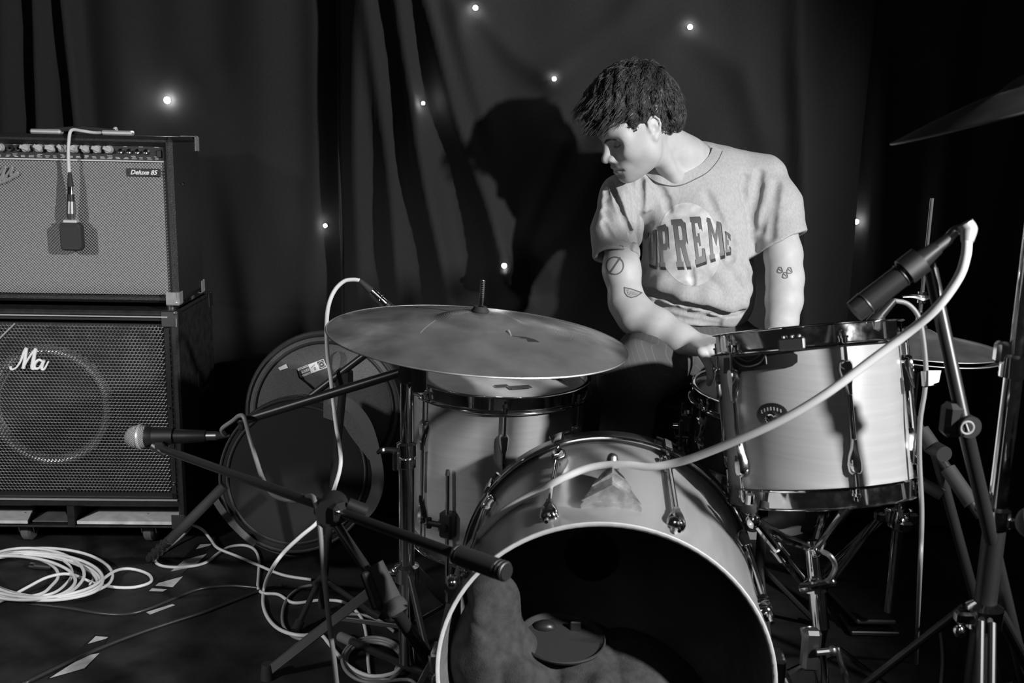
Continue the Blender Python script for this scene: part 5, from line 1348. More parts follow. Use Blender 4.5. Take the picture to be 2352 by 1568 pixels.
cb_ = tag(mb.build('cable', greycable, smooth=180), 'grey cable hanging straight down right of the rack tom with a pale inline plug', 'cable')
mb = MB(); q = P(2134, 866, 1.735); mb.cone(P(2127, 852, 1.735), P(2131, 885, 1.735), .009, .010, 12); mb.prism([(-.006, -.014), (.012, -.008), (.016, .012), (-.006, .012)], q, RT, UP, -FW, .012); mb.build('inline_plug', silver, cb_)
# second black boom crossing lower right
sB = thing('microphone_stand', 'second black boom stand behind the hanging grey cable, with thick foam sleeves', 'stand', F(2330, 1560))
e0, e1 = P(2062, 908, 1.92), P(2252, 1186, 1.80); ek = lambda k: e0 + (e1 - e0) * k
mb = MB(); mb.cone(e0, e1, .0085, n=12); mb.build('boom', blackmetal, sB)
for k0, k1 in ((.30, .43), (.62, .90)): mb = MB(); mb.cone(ek(k0), ek(k1), .0145, n=16); mb.build('sleeve', rubber, sB)
mb = MB(); mb.cone(ek(.46) + V((0, .02, 0)), ek(.46) + V((.006, -.03, 0)), .015, n=18); mb.build('knob', blackplastic, sB)
mb = MB(); mb.cone(P(2110, 1105, 1.9), P(2164, 1136, 1.88), .012, n=14); mb.build('counterweight', rubber, sB)
fz = F(2235, 1600); mb = MB(); mb.cone(ek(.46), V((fz.x, ek(.46).y + .03, .03)), .0098, n=12); mb.build('pole', blackmetal, sB)
for dx, dy in ((-.18, .1), (.2, .05), (0, -.2)): mb = MB(); mb.cone(V((fz.x, ek(.46).y + .03, .12)), V((fz.x + dx, ek(.46).y + .03 + dy, .009)), .008, n=10); mb.build('leg', blackmetal, sB)
# rubber-tipped grip and ball entering at the right edge
bl = thing('stand_counterweight', 'round pale counterweight of a stand, cut by the right edge of the picture', 'counterweight', P(2362, 1200, 1.35))
mb = MB(); mb.ball(P(2366, 1200, 1.35), .0185, 18, (1, 1, 1.15)); mb.build('weight', greyrubber, bl)
mb = MB(); mb.cone(P(2366, 1200, 1.35), P(2440, 1170, 1.38), .006, n=10); mb.build('rod', chrome, bl)
# ================================================================ the person
seat_c = V((P(1600, 800, 2.62).x, 2.60, 0))
pr_ = thing('person', 'person in a pale grey lettered T-shirt sitting behind the drums, head bowed to the left', 'person', (seat_c.x, seat_c.y, 0))
yaw, pit = math.radians(17), math.radians(25)
f0 = V((-math.cos(yaw), -math.sin(yaw), 0)); zz = V((0, 0, 1))
hf = f0 * math.cos(pit) - zz * math.sin(pit); hu = zz * math.cos(pit) + f0 * math.sin(pit); hl = hu.cross(hf)
HC = P(1478, 297, 2.42); HS = 1.05
def H(x, y, z): return HC + (hf * x + hl * y + hu * z) * HS
HAX = [hf, hl, hu]
def hel(x, y, z, rx, ry, rz, tilt=0.0):
    ax = HAX
    if tilt: ax = [hf * math.cos(tilt) + hu * math.sin(tilt), hl, hu * math.cos(tilt) - hf * math.sin(tilt)]
    return el(H(x, y, z), (rx * HS, ry * HS, rz * HS), ax)
def hrc(a, b, ra, rb): return rc(H(*a), H(*b), ra * HS, rb * HS)

def arm_pts(spec): return [P(x, y, D) for x, y, D, r in spec], [r for x, y, D, r in spec]
armR = [(1436, 472, 2.53, .036), (1424, 530, 2.50, .039), (1428, 620, 2.46, .0435), (1440, 695, 2.43, .041), (1462, 725, 2.41, .044), (1510, 750, 2.38, .041), (1560, 776, 2.35, .033), (1597, 790, 2.33, .029)]
armL = [(1752, 415, 2.58, .044), (1788, 500, 2.54, .043), (1799, 585, 2.51, .044), (1803, 640, 2.49, .043), (1801, 690, 2.47, .042), (1796, 740, 2.44, .036), (1790, 780, 2.41, .031), (1786, 806, 2.39, .030)]
B_ = Solid()
# trunk inside the clothes, shoulders, neck
B_.u(el(P(1602, 530, 2.61), (.115, .065, .17)), .02)
B_.u(el(P(1595, 720, 2.62), (.105, .075, .13)), .06)
B_.chain([P(1610, 415, 2.60), P(1558, 362, 2.545), P(1512, 318, 2.475)], [.062, .056, .053], .03)
B_.u(rc(P(1590, 360, 2.58), P(1700, 420, 2.60), .034, .022), .05)
B_.u(rc(P(1560, 392, 2.56), P(1465, 450, 2.54), .040, .030), .05)
B_.u(rc(P(1500, 318, 2.405), P(1552, 406, 2.485), .015, .012), .020)      # neck tendon
B_.u(rc(P(1552, 415, 2.505), P(1650, 398, 2.525), .011, .012), .03)        # collar bone
B_.u(rc(P(1508, 352, 2.44), P(1535, 402, 2.505), .018, .014), .03)
# arms
for spec in (armR, armL):
    a, r = arm_pts(spec); B_.chain(a, r, .022)
# hands: palm, four fingers of unequal length, thumb
def hand(wr_, mid, across, down, s=1.0, curl=(.9, 1.0, .8), thumb_side=1):
    wr_, mid = V(wr_), V(mid); fwd = (mid - wr_).normalized(); ac = V(across); ac = (ac - fwd * ac.dot(fwd)).normalized(); dn = V(down); dn = (dn - fwd * dn.dot(fwd) - ac * dn.dot(ac)).normalized()
    for k, o in enumerate((-.030, -.010, .010, .028)):
        kn = wr_ + fwd * (.088 - abs(o + .004) * .18) * s + ac * o * s
        B_.u(rc(wr_ + fwd * .012 + ac * o * .55, kn, .0155 * s, .0115 * s), .012)
        ln = (.040, .046, .043, .033)[k] * s; p = kn; a_ = 0.15; d_ = fwd
        for j in range(3):
            a_ += curl[j] * (.9 + .08 * k); nx = fwd * math.cos(a_) + dn * math.sin(a_)
            q = p + nx * ln * (1, .62, .5)[j] + ac * (o * .06)
            B_.u(rc(p, q, (.0100, .0090, .0080)[j] * s, (.0090, .0080, .0068)[j] * s), .004); p = q
    t0 = wr_ + fwd * .022 + ac * .022 * thumb_side * s; t1 = t0 + (fwd * .030 + ac * .030 * thumb_side + dn * .008) * s; t2 = t1 + (fwd * .030 + ac * .008 * thumb_side + dn * .012) * s; t3 = t2 + (fwd * .022 - ac * .004 * thumb_side + dn * .012) * s
    B_.u(rc(t0, t1, .016 * s, .0115 * s), .012); B_.u(rc(t1, t2, .011 * s, .0098 * s), .004); B_.u(rc(t2, t3, .0098 * s, .0075 * s), .004)
hand(P(1597, 790, 2.33), P(1640, 800, 2.245), RT * 1.0 + UP * .25, -UP, 1.0, (.75, .8, .7))
hand(P(1786, 806, 2.39), P(1762, 842, 2.30), RT, -UP - FW * .3, 1.0, (.5, .7, .6), -1)
# head
B_.u(hel(.002, 0, .046, .088, .074, .086), .03)
B_.u(hel(.040, 0, -.010, .055, .060, .070), .04)
B_.u(hrc((.062, -.02, .040), (.062, .02, .040), .034, .034), .03)           # forehead
B_.u(hrc((.026, .052, -.046), (.070, .016, -.078), .016, .015), .035)       # jaw
B_.u(hrc((.026, -.052, -.046), (.070, -.016, -.078), .016, .015), .035)
B_.u(hrc((.016, .056, -.010), (.026, .052, -.046), .018, .016), .03)
B_.u(hrc((.016, -.056, -.010), (.026, -.052, -.046), .018, .016), .03)
B_.u(hel(.040, 0, -.060, .045, .045, .026), .03)
B_.u(hel(.081, 0, -.081, .0125, .018, .0125), .016)                         # chin
for s in (-1, 1):
    B_.u(hrc((.088, .006 * s, .022), (.070, .050 * s, .017), .0105, .011), .016)   # brow
    B_.u(hel(.056, .046 * s, -.020, .024, .014, .016), .04)                  # cheek bone
    B_.cut(hel(.106, .034 * s, .000, .024, .022, .0125), .02)              # eye socket
    B_.u(hel(.0745, .0325 * s, -.002, .0135, .0155, .0125), .005)            # closed lid over the eye
B_.u(hrc((.088, 0, .016), (.1085, 0, -.022), .0088, .0098), .012)            # nose
B_.u(hel(.1115, 0, -.0255, .0105, .0105, .0095), .008)
for s in (-1, 1): B_.u(hel(.1005, .0135 * s, -.0285, .0115, .0080, .0085), .006)
for s in (-1, 1): B_.cut(hel(.105, .0065 * s, -.0365, .006, .0035, .004), .004)
B_.u(hel(.080, 0, -.054, .019, .034, .020), .02)                            # muzzle
B_.u(hel(.0960, 0, -.0510, .0085, .022, .0062), .006); B_.u(hel(.0945, 0, -.0628, .0085, .0195, .0068), .006)
B_.cut(hrc((.1045, -.012, -.0565), (.1045, .012, -.0565), .0028, .0028), .004); B_.cut(hrc((.1045, .010, -.0565), (.090, .0285, -.0590), .0028, .0022), .004); B_.cut(hrc((.1045, -.010, -.0565), (.090, -.0285, -.0590), .0028, .0022), .004)
B_.cut(hel(.0990, 0, -.0725, .008, .018, .0035), .008)
for s in (-1, 1):                                                            # ears
    E = lambda x, y, z: (.0135 + x * .78, .004 + y * .94, .005 + z * .78)
    def e_el(x, y, z, rx, ry, rz, t=0.0): a = E(x, y, z); return hel(a[0], a[1] * s, a[2], rx * .78, ry * .9, rz * .78, t)
    B_.u(e_el(-.010, .0755, .004, .0185, .0075, .0300, .22), .006)
    B_.u(e_el(-.002, .0795, -.026, .0090, .0055, .0105), .006)
    pts = [(.006, .078, .008), (.005, .0805, .024), (-.006, .0830, .0345), (-.019, .0845, .0325), (-.0275, .0845, .019), (-.0275, .0835, .004), (-.021, .082, -.010), (-.010, .080, -.022)]
    for a, b in zip(pts[:-1], pts[1:]):
        a, b = E(*a), E(*b); B_.u(hrc((a[0], a[1] * s, a[2]), (b[0], b[1] * s, b[2]), .0031, .0031), .002)
    B_.cut(e_el(-.0070, .0855, .000, .0095, .0090, .0135, .2), .003)
    B_.cut(e_el(-.0125, .0865, .0195, .0095, .0065, .0090, .2), .003)
    B_.u(e_el(.0045, .0790, -.003, .0045, .0050, .0065), .003)
lo = A((.15, 2.10, .42)); hi = A((1.02, 2.86, 1.36))
bodyv = B_.mesh(lo, hi, .0031)
body, bv, bf = solid_obj('body', bodyv, skin, pr_, relax=1)

# ---- T-shirt
T_ = Solid()
T_.u(el(P(1602, 470, 2.60), (.160, .110, .135)), .02)
T_.u(el(P(1604, 600, 2.585), (.146, .118, .17)), .05)
T_.u(el(P(1600, 690, 2.60), (.146, .122, .105)), .05)
T_.u(rc(P(1604, 372, 2.60), P(1748, 408, 2.60), .053, .058), .05)
T_.u(rc(P(1560, 405, 2.56), P(1438, 452, 2.53), .050, .060), .05)
T_.chain([P(1754, 414, 2.585), P(1782, 475, 2.555), P(1806, 600, 2.505)], [.059, .0615, .069], .03); T_.u(rc(P(1690, 470, 2.585), P(1765, 515, 2.555), .062, .056), .03)
T_.chain([P(1432, 462, 2.525), P(1416, 530, 2.50), P(1414, 640, 2.455)], [.061, .0585, .060], .03)
T_.cut(half(P(1803, 553, 2.515), -A((P(1812, 640, 2.49) - P(1800, 530, 2.53)) + RT * -.038)), .004)  if False else None
# cuffs cut square, only near each sleeve end
def cuff(c, d, R):
    c, d = A(c), A(d) / np.linalg.norm(A(d))
    def f(p):
        q = p - c; h = q @ d; r = np.linalg.norm(q - h[:, None] * d, axis=1)
        return np.maximum(np.maximum(-h, r - R), h - .14)
    return f
cL, dL = P(1805, 553, 2.515), UP * -.9 + RT * .42 - FW * .12
cR, dR = P(1416, 590, 2.475), (P(1421, 650, 2.45) - P(1417, 530, 2.49)) + RT * -.006
T_.cut(cuff(cL, dL, .105), .003); T_.cut(cuff(cR, dR, .085), .003)
T_.cut(rc(P(1809, 615, 2.50), P(1798, 545, 2.525), .057, .050), .003)
T_.cut(rc(P(1414, 640, 2.455), P(1415, 572, 2.482), .050, .044), .003)
# neck opening and hem
T_.cut(rc(P(1580, 370, 2.555), P(1518, 268, 2.43), .063, .100), .006)
T_.cut(half(P(1590, 748, 2.5), (UP * 1.0 + RT * .06) * 1.0), .004) if False else None
hemn = A(-UP + RT * -.02); hemo = A(P(1580, 748, 2.48))
T_.cut(lambda p: -((p - hemo) @ hemn), .004)
tlo, thi = A((.17, 2.30, .58)), A((.86, 2.86, 1.24))
base_s = T_.mesh(tlo, thi, .009)
bvh = BVHTree.FromPolygons([V(x) for x in base_s[0]], [tuple(x) for x in base_s[1]])
def on_shirt(px, py, b=None):
    h = (b or bvh).ray_cast(CAM, ray(px, py).normalized())
    return (h[0], h[1]) if h[0] is not None else (None, None)
def sx(l): return [(1320 + x / 3.4845, 380 + y / 3.4845) for x, y in l]
def fold(path, r, d, ridge, k=.014):
    pts = []
    for x, y in sx(path):
        p, n = on_shirt(x, y)
        if p is None: continue
        n = n if n.dot(p - CAM) < 0 else -n
        pts.append(p - n * (r - d) if ridge else p + n * (r - d))
    for i in range(len(pts) - 1):
        e0 = .55 if i == 0 else 1; e1 = .55 if i == len(pts) - 2 else 1
        (T_.u if ridge else T_.cut)(rc(pts[i], pts[i + 1], r, r), k)
G, R_ = False, True
for path, r, d, kind, k in (
    ([(458, 90), (478, 170), (497, 300), (508, 440), (506, 560)], .012, .014, G, .006),
    ([(530, 90), (540, 210), (548, 380), (556, 560)], .010, .015, G, .006),
    ([(590, 60), (640, 150), (700, 210), (730, 280), (745, 350)], .010, .008, G, .009),
    ([(290, 140), (330, 270), (390, 420), (480, 590)], .009, .014, G, .005), ([(245, 200), (290, 330), (350, 440), (420, 530)], .009, .011, G, .005),
    ([(240, 270), (280, 390), (340, 490), (430, 590)], .009, .011, G, .005), ([(238, 350), (290, 470), (360, 550), (450, 620)], .009, .011, G, .005), ([(232, 450), (280, 550), (350, 610), (440, 660)], .009, .010, G, .005),
    ([(420, 230), (450, 330), (470, 430)], .008, .005, G, .008),
    ([(1362, 90), (1345, 180), (1365, 270), (1395, 360)], .010, .008, G, .010),
    ([(1480, 60), (1465, 170), (1440, 270), (1412, 400), (1420, 500)], .010, .010, G, .010), ([(1490, 150), (1450, 330), (1425, 440)], .006, .005, G, .007),
    ([(1612, 140), (1590, 280), (1575, 420), (1570, 560)], .012, .006, G, .012), ([(1550, 330), (1520, 430), (1490, 520)], .009, .004, G, .010),
    ([(1060, 230), (1100, 320), (1150, 420), (1190, 500)], .011, .008, G, .011),
    ([(1180, 770), (1230, 840), (1290, 930), (1370, 1040)], .014, .014, G, .012), ([(1130, 830), (1190, 910), (1250, 1000), (1300, 1090)], .020, .007, R_, .02), ([(1270, 780), (1330, 880), (1390, 990)], .018, .007, R_, .02),
    ([(520, 900), (700, 960), (880, 1020), (1060, 1055), (1220, 1105), (1340, 1090)], .024, .014, R_, .02),
    ([(520, 985), (660, 1020), (800, 1060), (900, 1092), (1060, 1120), (1200, 1170), (1330, 1165)], .012, .018, G, .010),
    ([(640, 1110), (800, 1160), (1000, 1205), (1160, 1245)], .008, .010, G, .008),
    ([(720, 1190), (860, 1230), (1000, 1250), (1150, 1280)], .008, .007, G, .008), ([(1110, 1110), (1080, 1150), (1040, 1180)], .006, .008, G, .006), ([(1130, 1105), (1180, 1140), (1220, 1165)], .007, .010, G, .007),
    ([(505, 560), (530, 720), (545, 860)], .012, .010, G, .010), ([(930, 840), (935, 900), (940, 940)], .008, .005, G, .008), ([(830, 1040), (870, 1110), (905, 1135)], .006, .006, G, .006),
    ([(590, 400), (575, 520), (570, 640)], .010, .005, G, .010), ([(1240, 540), (1260, 640), (1250, 740)], .012, .006, G, .012)):
    fold(path, r, d, kind, k)
def wrinkle(p):
    return .0011 * np.sin(p[:, 0] * 61 + 3 * np.sin(p[:, 2] * 40)) * np.sin(p[:, 2] * 52 + 2 * np.sin(p[:, 0] * 33))
shirtv = T_.mesh(tlo, thi, .0031, wrinkle)
shirt, sv, sf = solid_obj('t_shirt', shirtv, shirtm, pr_, relax=1)
sb_ = BVHTree.FromPolygons([V(x) for x in sv], [tuple(x) for x in sf])
bb_ = BVHTree.FromPolygons([V(x) for x in bv], [tuple(x) for x in bf])

def decal(polys, bvht, name, m, parent, step=2.2, lift=.0012, th=0.0):
    """Flat print lying on a curved surface: a fine grid of the polygon's inside, set down on the cloth or skin."""
    mb = MB()
    for poly in polys:
        xs = [p[0] for p in poly]; ys = [p[1] for p in poly]
        bm = bmesh.new(); vs = [bm.verts.new((x, y, 0)) for x, y in poly]
        try: f = bm.faces.new(vs)
        except ValueError: bm.free(); continue
        bm.normal_update(); bmesh.ops.triangulate(bm, faces=bm.faces)
        for ax, a, b in ((0, min(xs), max(xs)), (1, min(ys), max(ys))):
            for i in range(int(math.floor(a / step)) + 1, int(math.ceil(b / step))):
                c_ = i * step; g = bm.verts[:] + bm.edges[:] + bm.faces[:]
                bmesh.ops.bisect_plane(bm, geom=g, plane_co=(c_, 0, 0) if ax == 0 else (0, c_, 0), plane_no=(1, 0, 0) if ax == 0 else (0, 1, 0), dist=1e-4)
        bm.verts.index_update(); out = {}; pv = []; 
        for v in bm.verts:
            h = bvht.ray_cast(CAM, ray(v.co.x, v.co.y).normalized())
            if h[0] is None: continue
            out[v.index] = len(pv); pv.append(h[0] + V((0.1, -.98, .15)) * lift)
        fs = []
        for f in bm.faces:
            ids = [v.index for v in f.verts]
            if all(i in out for i in ids):
                q = [out[i] for i in ids]
                if max((pv[a] - pv[b]).length for a in q for b in q) < .02: fs.append(tuple(q))
        bm.free(); mb.add(pv, fs)
    if mb.f: return mb.build(name, m, parent, smooth=0)
def linepoly(pts, wd):
    out = []
    for (x0, y0), (x1, y1) in zip(pts[:-1], pts[1:]):
        l = math.hypot(x1 - x0, y1 - y0) or 1; nx, ny = -(y1 - y0) / l * wd / 2, (x1 - x0) / l * wd / 2; ex, ey = (x1 - x0) / l * wd * .35, (y1 - y0) / l * wd * .35
        out.append([(x0 + nx - ex, y0 + ny - ey), (x1 + nx + ex, y1 + ny + ey), (x1 - nx + ex, y1 - ny + ey), (x0 - nx - ex, y0 - ny - ey)])
    return out
# faded disc behind the letters
disc = [(1584 + 72 * math.cos(2 * PI * k / 40) + 8 * math.sin(2 * PI * k / 40), 561 + 96 * math.sin(2 * PI * k / 40)) for k in range(40)]
decal([disc], sb_, 'print_disc', printpale, shirt, 2.0, .0007)
# varsity letters U P R E M E: slab strokes on a gentle arch, each with a darker drop side
def letter(ch, x0, x1, yt, yb, skew):
    """strokes in a unit box (0..1, 0..1 down) -> picture polygons on the cloth"""
    t, s, q = .26, .11, .13          # stem, serif height, serif overhang
    B = {'U': [[(0, 0), (.42, 0), (.42, s), (.36, s), (.36, .84), (.64, .84), (.64, s), (.58, s), (.58, 0), (1, 0), (1, s), (.94, s), (.94, .9), (.80, 1), (.22, 1), (.06, .9), (.06, s), (0, s)]],
         'P': [[(0, 0), (.80, 0), (1, .10), (1, .50), (.80, .60), (.40, .60), (.40, .89), (.55, .89), (.55, 1), (0, 1), (0, .89), (.10, .89), (.10, s), (0, s)]],
         'R': [[(0, 0), (.80, 0), (1, .10), (1, .46), (.84, .55), (.98, .89), (1.05, .89), (1.05, 1), (.72, 1), (.50, .60), (.40, .60), (.40, .89), (.52, .89), (.52, 1), (0, 1), (0, .89), (.10, .89), (.10, s), (0, s)]],
         'E': [[(0, 0), (1, 0), (1, .28), (.80, .28), (.72, .14), (.40, .14), (.40, .42), (.58, .42), (.58, .36), (.74, .36), (.74, .64), (.58, .64), (.58, .56), (.40, .56), (.40, .86), (.74, .86), (.82, .70), (1, .70), (1, 1), (0, 1), (0, .89), (.10, .89), (.10, s), (0, s)]],
         'M': [[(0, 0), (.26, 0), (.54, .42), (.78, 0), (1.05, 0), (1.05, s), (1, s), (1, .89), (1.05, .89), (1.05, 1), (.72, 1), (.72, .89), (.78, .89), (.78, .30), (.54, .70), (.26, .28), (.26, .89), (.34, .89), (.34, 1), (-.04, 1), (-.04, .89), (.03, .89), (.03, s), (-.04, s)]]}
    Hh = {'P': [[(.44, .16), (.64, .16), (.68, .2), (.68, .42), (.64, .45), (.44, .45)]], 'R': [[(.44, .15), (.64, .15), (.68, .19), (.68, .40), (.64, .44), (.44, .44)]]}
    def mp(pts, dx=0, dy=0): return [(x0 + (x1 - x0) * x + skew[0] * (1 - y) + dx, (yt[0] + (yt[1] - yt[0]) * x) * (1 - y) + (yb[0] + (yb[1] - yb[0]) * x) * y + dy) for x, y in pts]
    feet = {'U': [(.06, .94)], 'P': [(0, .55)], 'R': [(0, .52), (.72, 1.05)], 'E': [(0, 1)], 'M': [(-.04, .34), (.72, 1.05)]}[ch]
    side = []
    for u0, u1 in feet:
        lo_ = mp([(u0, .985), (u1, .985)]); up_ = mp([(u1, .985), (u0, .985)], 2.0, 8.5); side.append(lo_ + up_)
    for u, v0, v1 in {'P': [(1, .06, .54)], 'R': [(1, .06, .50)], 'E': [(1, 0, .28), (1, .70, 1)], 'M': [(1.05, 0, 1)], 'U': [(1, 0, 1)]}[ch]:
        q = mp([(u, v0), (u, v1)]); side.append([q[0], (q[0][0] + 2.4, q[0][1] + 4), (q[1][0] + 2.4, q[1][1] + 6), q[1]])
    return [mp(p) for p in B[ch]], [mp(p) for p in Hh.get(ch, [])], side
for ch, x0, x1, yt, yb, sk in (('U', 1489, 1508, (536, 526), (606, 612), (-2, 0)), ('P', 1516, 1538, (520, 513), (612, 614), (-6, 0)), ('R', 1555, 1585, (504, 502), (613, 612), (-14, 0)),
                               ('E', 1598, 1621, (498, 497), (608, 600), (-14, 0)), ('M', 1632, 1662, (499, 510), (596, 586), (-9, 0)), ('E', 1667, 1677, (530, 536), (580, 578), (-2, 0))):
    main, holes, side = letter(ch, x0, x1, yt, yb, sk)
    sd = decal(side, sb_, 'letter_side', printdark, shirt, 2.0, .0013)
    mn = decal(main, sb_, 'letter', printmid, shirt, 2.0, .0019)
    if holes: decal(holes, sb_, 'letter_counter', printpale, shirt, 2.0, .0025)
seamm = mat('dark_thread', .09, .9)
# collar band
def collar(pts, wd):
    mb = MB(); vs = []
    base = []; nn = []
    for x, y in pts:
        p, n = on_shirt(x, y, sb_)
        if p is not None and (p - CAM).dot(FW) < 2.72:
            n = n if n.dot(p - CAM) < 0 else -n
            base.append(p); nn.append((n + (p - P(1598, 440, 2.64)).normalized() * .4).normalized())
    nn = smooth_path(nn, 6); base = smooth_path(base, 6); c0 = P(1562, 372, 2.53)
    for i, p in enumerate(base):
        q = p; n = (nn[max(0, i - 4)] + nn[i] + nn[min(len(nn) - 1, i + 4)]).normalized()
        t_ = (base[min(i + 1, len(base) - 1)] - base[max(i - 1, 0)]).normalized(); s_ = t_.cross(n).normalized()
        if s_.dot(q - c0) < 0: s_ = -s_
        for a, h in ((-.72, -.003), (-.70, .0048), (-.1, .0056), (.42, .0042), (.42, -.002)): vs.append(q + s_ * wd * a + n * h)
    L_ = len(base); mb.add(vs, [(i * 5 + k, i * 5 + k + 1, i * 5 + 6 + k, i * 5 + 5 + k) for i in range(L_ - 1) for k in range(4)])
    cb = mb.build('collar', shirtm, shirt, smooth=60)
    mb = MB(); mb.tube([vs[i * 5 + 4] * .35 + vs[i * 5 + 3] * .65 + (vs[i * 5 + 3] - vs[i * 5 + 2]) * .12 for i in range(L_)], .0007, 5, False); mb.build('seam', seamm, cb)
collar([(1652, 331), (1650, 345), (1640, 366), (1618, 390), (1590, 405), (1564, 416), (1538, 418), (1514, 411), (1498, 401), (1488, 391)], .022)
# tattoos: barred ring, citrus slice, three little marks
ringp = [(1412 + 20 * math.cos(a), 610 + 20 * math.sin(a)) for a in [2 * PI * k / 20 for k in range(21)]]
decal(linepoly(ringp, 3.0) + linepoly([(1401, 626), (1424, 592)], 4.0), bb_, 'tattoo', tattoom, body, 3, .0009)
arc = [(1434, 660), (1435, 672), (1441, 680), (1450, 683), (1462, 680), (1474, 672)]
decal(linepoly(arc + [(1452, 664), (1434, 660)], 2.6), bb_, 'tattoo', tattoom, body, 3, .0009)
decal([[(1437, 663), (1452, 667), (1469, 673), (1460, 678), (1450, 680), (1442, 676)]], bb_, 'tattoo', mat('tattoo_shade', .30, .55, vary=.5, vscale=300), body, 3, .0008)
for cx_, cy_ in ((1791, 620), (1803, 632), (1813, 621)):
    sq = [(cx_ + 5.5 * math.cos(a) * (1 + .25 * math.sin(3 * a)), cy_ + 8 * math.sin(a) * (1 + .2 * math.cos(2 * a))) for a in [2 * PI * k / 12 for k in range(13)]]
    decal(linepoly(sq, 2.4) + linepoly([(cx_ - 3, cy_ - 3), (cx_ + 3, cy_ + 2)], 2.2), bb_, 'tattoo', tattoom, body, 3, .0009)

# ---- eyebrow, lashes
def onface(x, y, z, lift=.001):
    p = H(x, y, z); q, n, _, _ = bb_.find_nearest(p); n = n if n.dot(q - HC) > 0 else -n; return q + n * lift
for s in (1, -1):
    mb = MB(); mb.tube([onface(.100, .007 * s, .012, 0), onface(.098, .018 * s, .0165, 0), onface(.092, .030 * s, .0185, 0), onface(.080, .042 * s, .017, 0)], [.0022, .0038, .0034, .0012], 8); mb.build('eyebrow', hairm, body)
    mb = MB(); mb.tube([onface(.0895, .018 * s, -.003), onface(.0900, .027 * s, -.0055), onface(.087, .037 * s, -.0045), onface(.080, .045 * s, -.0015)], [.0006, .0012, .0013, .0009], 6); mb.build('eyelashes', hairm, body)

# ---- hair: full mop with forward fringe, built as a mass plus many locks
Hr = Solid()
Hr.u(hel(-.002, 0, .060, .098, .088, .096), .02)
Hr.u(hel(.050, 0, .086, .062, .072, .048), .03)
Hr.u(hel(-.058, 0, .014, .042, .064, .056), .03)
Hr.cut(hel(.112, 0, -.004, .074, .12, .064), .016)
Hr.cut(hrc((.05, -.2, -.038), (.05, .2, -.038), .056, .056), .015)
Hr.cut(hel(.012, .088, .004, .026, .032, .031), .010); Hr.cut(hel(.012, -.088, .004, .026, .032, .031), .010)
Hr.cut(lambda p: -((p - A(H(-.06, 0, -.026))) @ A(-hu + hf * .35)), .01)
def locks(p):
    q = (p - A(HC)) @ np.array([hf, hl, hu]).T
    return .0035 * np.sin(q[:, 1] * 210 + 4 * np.sin(q[:, 0] * 45)) * np.sin(q[:, 0] * 95 + 3 * np.sin(q[:, 2] * 60)) + .003 * np.sin(q[:, 0] * 170 + q[:, 2] * 60 + 5 * np.sin(q[:, 1] * 40))
hv, hf_ = Hr.mesh(A(HC) - .2, A(HC) + .22, .0042, locks)
mb = MB()
hb_ = BVHTree.FromPolygons([V(x) for x in hv], [tuple(x) for x in hf_])
rr = random.Random(5)
crown = H(-.045, .005, .150)
def hloc(p): q = p - HC; return q.dot(hf) / HS, q.dot(hl) / HS, q.dot(hu) / HS
def lock(p, d, ln, r0, fall, lift=.0015, hug=True, wob=.10):
    """one lock: runs over the mass of hair, hugging it, then falls free"""
    pts = []; q = p.copy(); d = d.copy(); sg = ln / 5; w0 = rr.gauss(0, wob)
    for k in range(6):
        if hug:
            h = hb_.find_nearest(q); n = h[1]; n = n if n.dot(q - H(0, 0, .03)) > -.0 or (h[0] - q).length > .02 else n
            n = n if n.dot(h[0] - H(-.01, 0, .04)) > 0 else -n
            q = h[0] + n * (lift * (k > 0) + lift * .5 * k * .4); d = (d - n * d.dot(n)).normalized()
            side = n.cross(d); d = (d + side * (w0 + rr.gauss(0, wob * .6))).normalized()
        pts.append(q.copy()); q = q + d * sg; d = (d + V((0, 0, -1)) * fall + V((rr.gauss(0, .05), rr.gauss(0, .05), rr.gauss(0, .05)))).normalized()
    mb.tube(pts, [r0 * .6, r0, r0, r0 * .9, r0 * .6, r0 * .12], 3, False, False)
cnt = tries = 0
hv3 = [V(x) for x in hv]
while cnt < 8500 and tries < 40000:
    tries += 1
    f = hf_[rr.randrange(len(hf_))]; p = hv3[f[0]] * .5 + hv3[f[2]] * .5
    x, y, z = hloc(p)
    n = hb_.find_nearest(p)[1]; n = n if n.dot(p - H(-.01, 0, .04)) > 0 else -n
    if n.dot(hu) < -.75: continue
    if abs(y) > .05 and -.016 < x < .036 and z < .044: continue
    if x > .05 and z < .065: continue
    d = (p - crown); d = d - n * d.dot(n)
    if d.length < .01: d = hf - n * hf.dot(n)
    d.normalize(); d = (d + hf * (.40 if x > -.02 else .05) - V((0, 0, 1)) * .12).normalized(); d = (d - n * d.dot(n)).normalized()
    ln = rr.uniform(.022, .048)
    if z < .03: ln *= .6
    if abs(y) > .05 and z < .085 and x > -.04: ln *= .5
    side = n.cross(d); d = (d + side * (.55 * math.sin(x * 95 + 4 * math.sin(y * 70 + z * 40)) * math.sin(z * 80 + y * 50 + 2))).normalized()
    lock(p, d, ln, rr.uniform(.0004, .0010), .03, rr.uniform(.0004, .0012) + .0028 * (.5 + .5 * math.sin(x * 120 + 5 * math.sin(y * 60 + z * 30)))); cnt += 1
for i in range(1100):                        # fringe hanging forward over the brow
    y = rr.uniform(-.062, .066); p = H(.080 - abs(y) * .45 + rr.uniform(-.03, .02), y, rr.uniform(.058, .112)); h = hb_.find_nearest(p); p = h[0]
    d = (hf * .98 - hu * .20 + hl * rr.gauss(0, .16)).normalized()
    lock(p, d, rr.uniform(.026, .060), rr.uniform(.0004, .0010), rr.uniform(.06, .17), 0, False, .08)
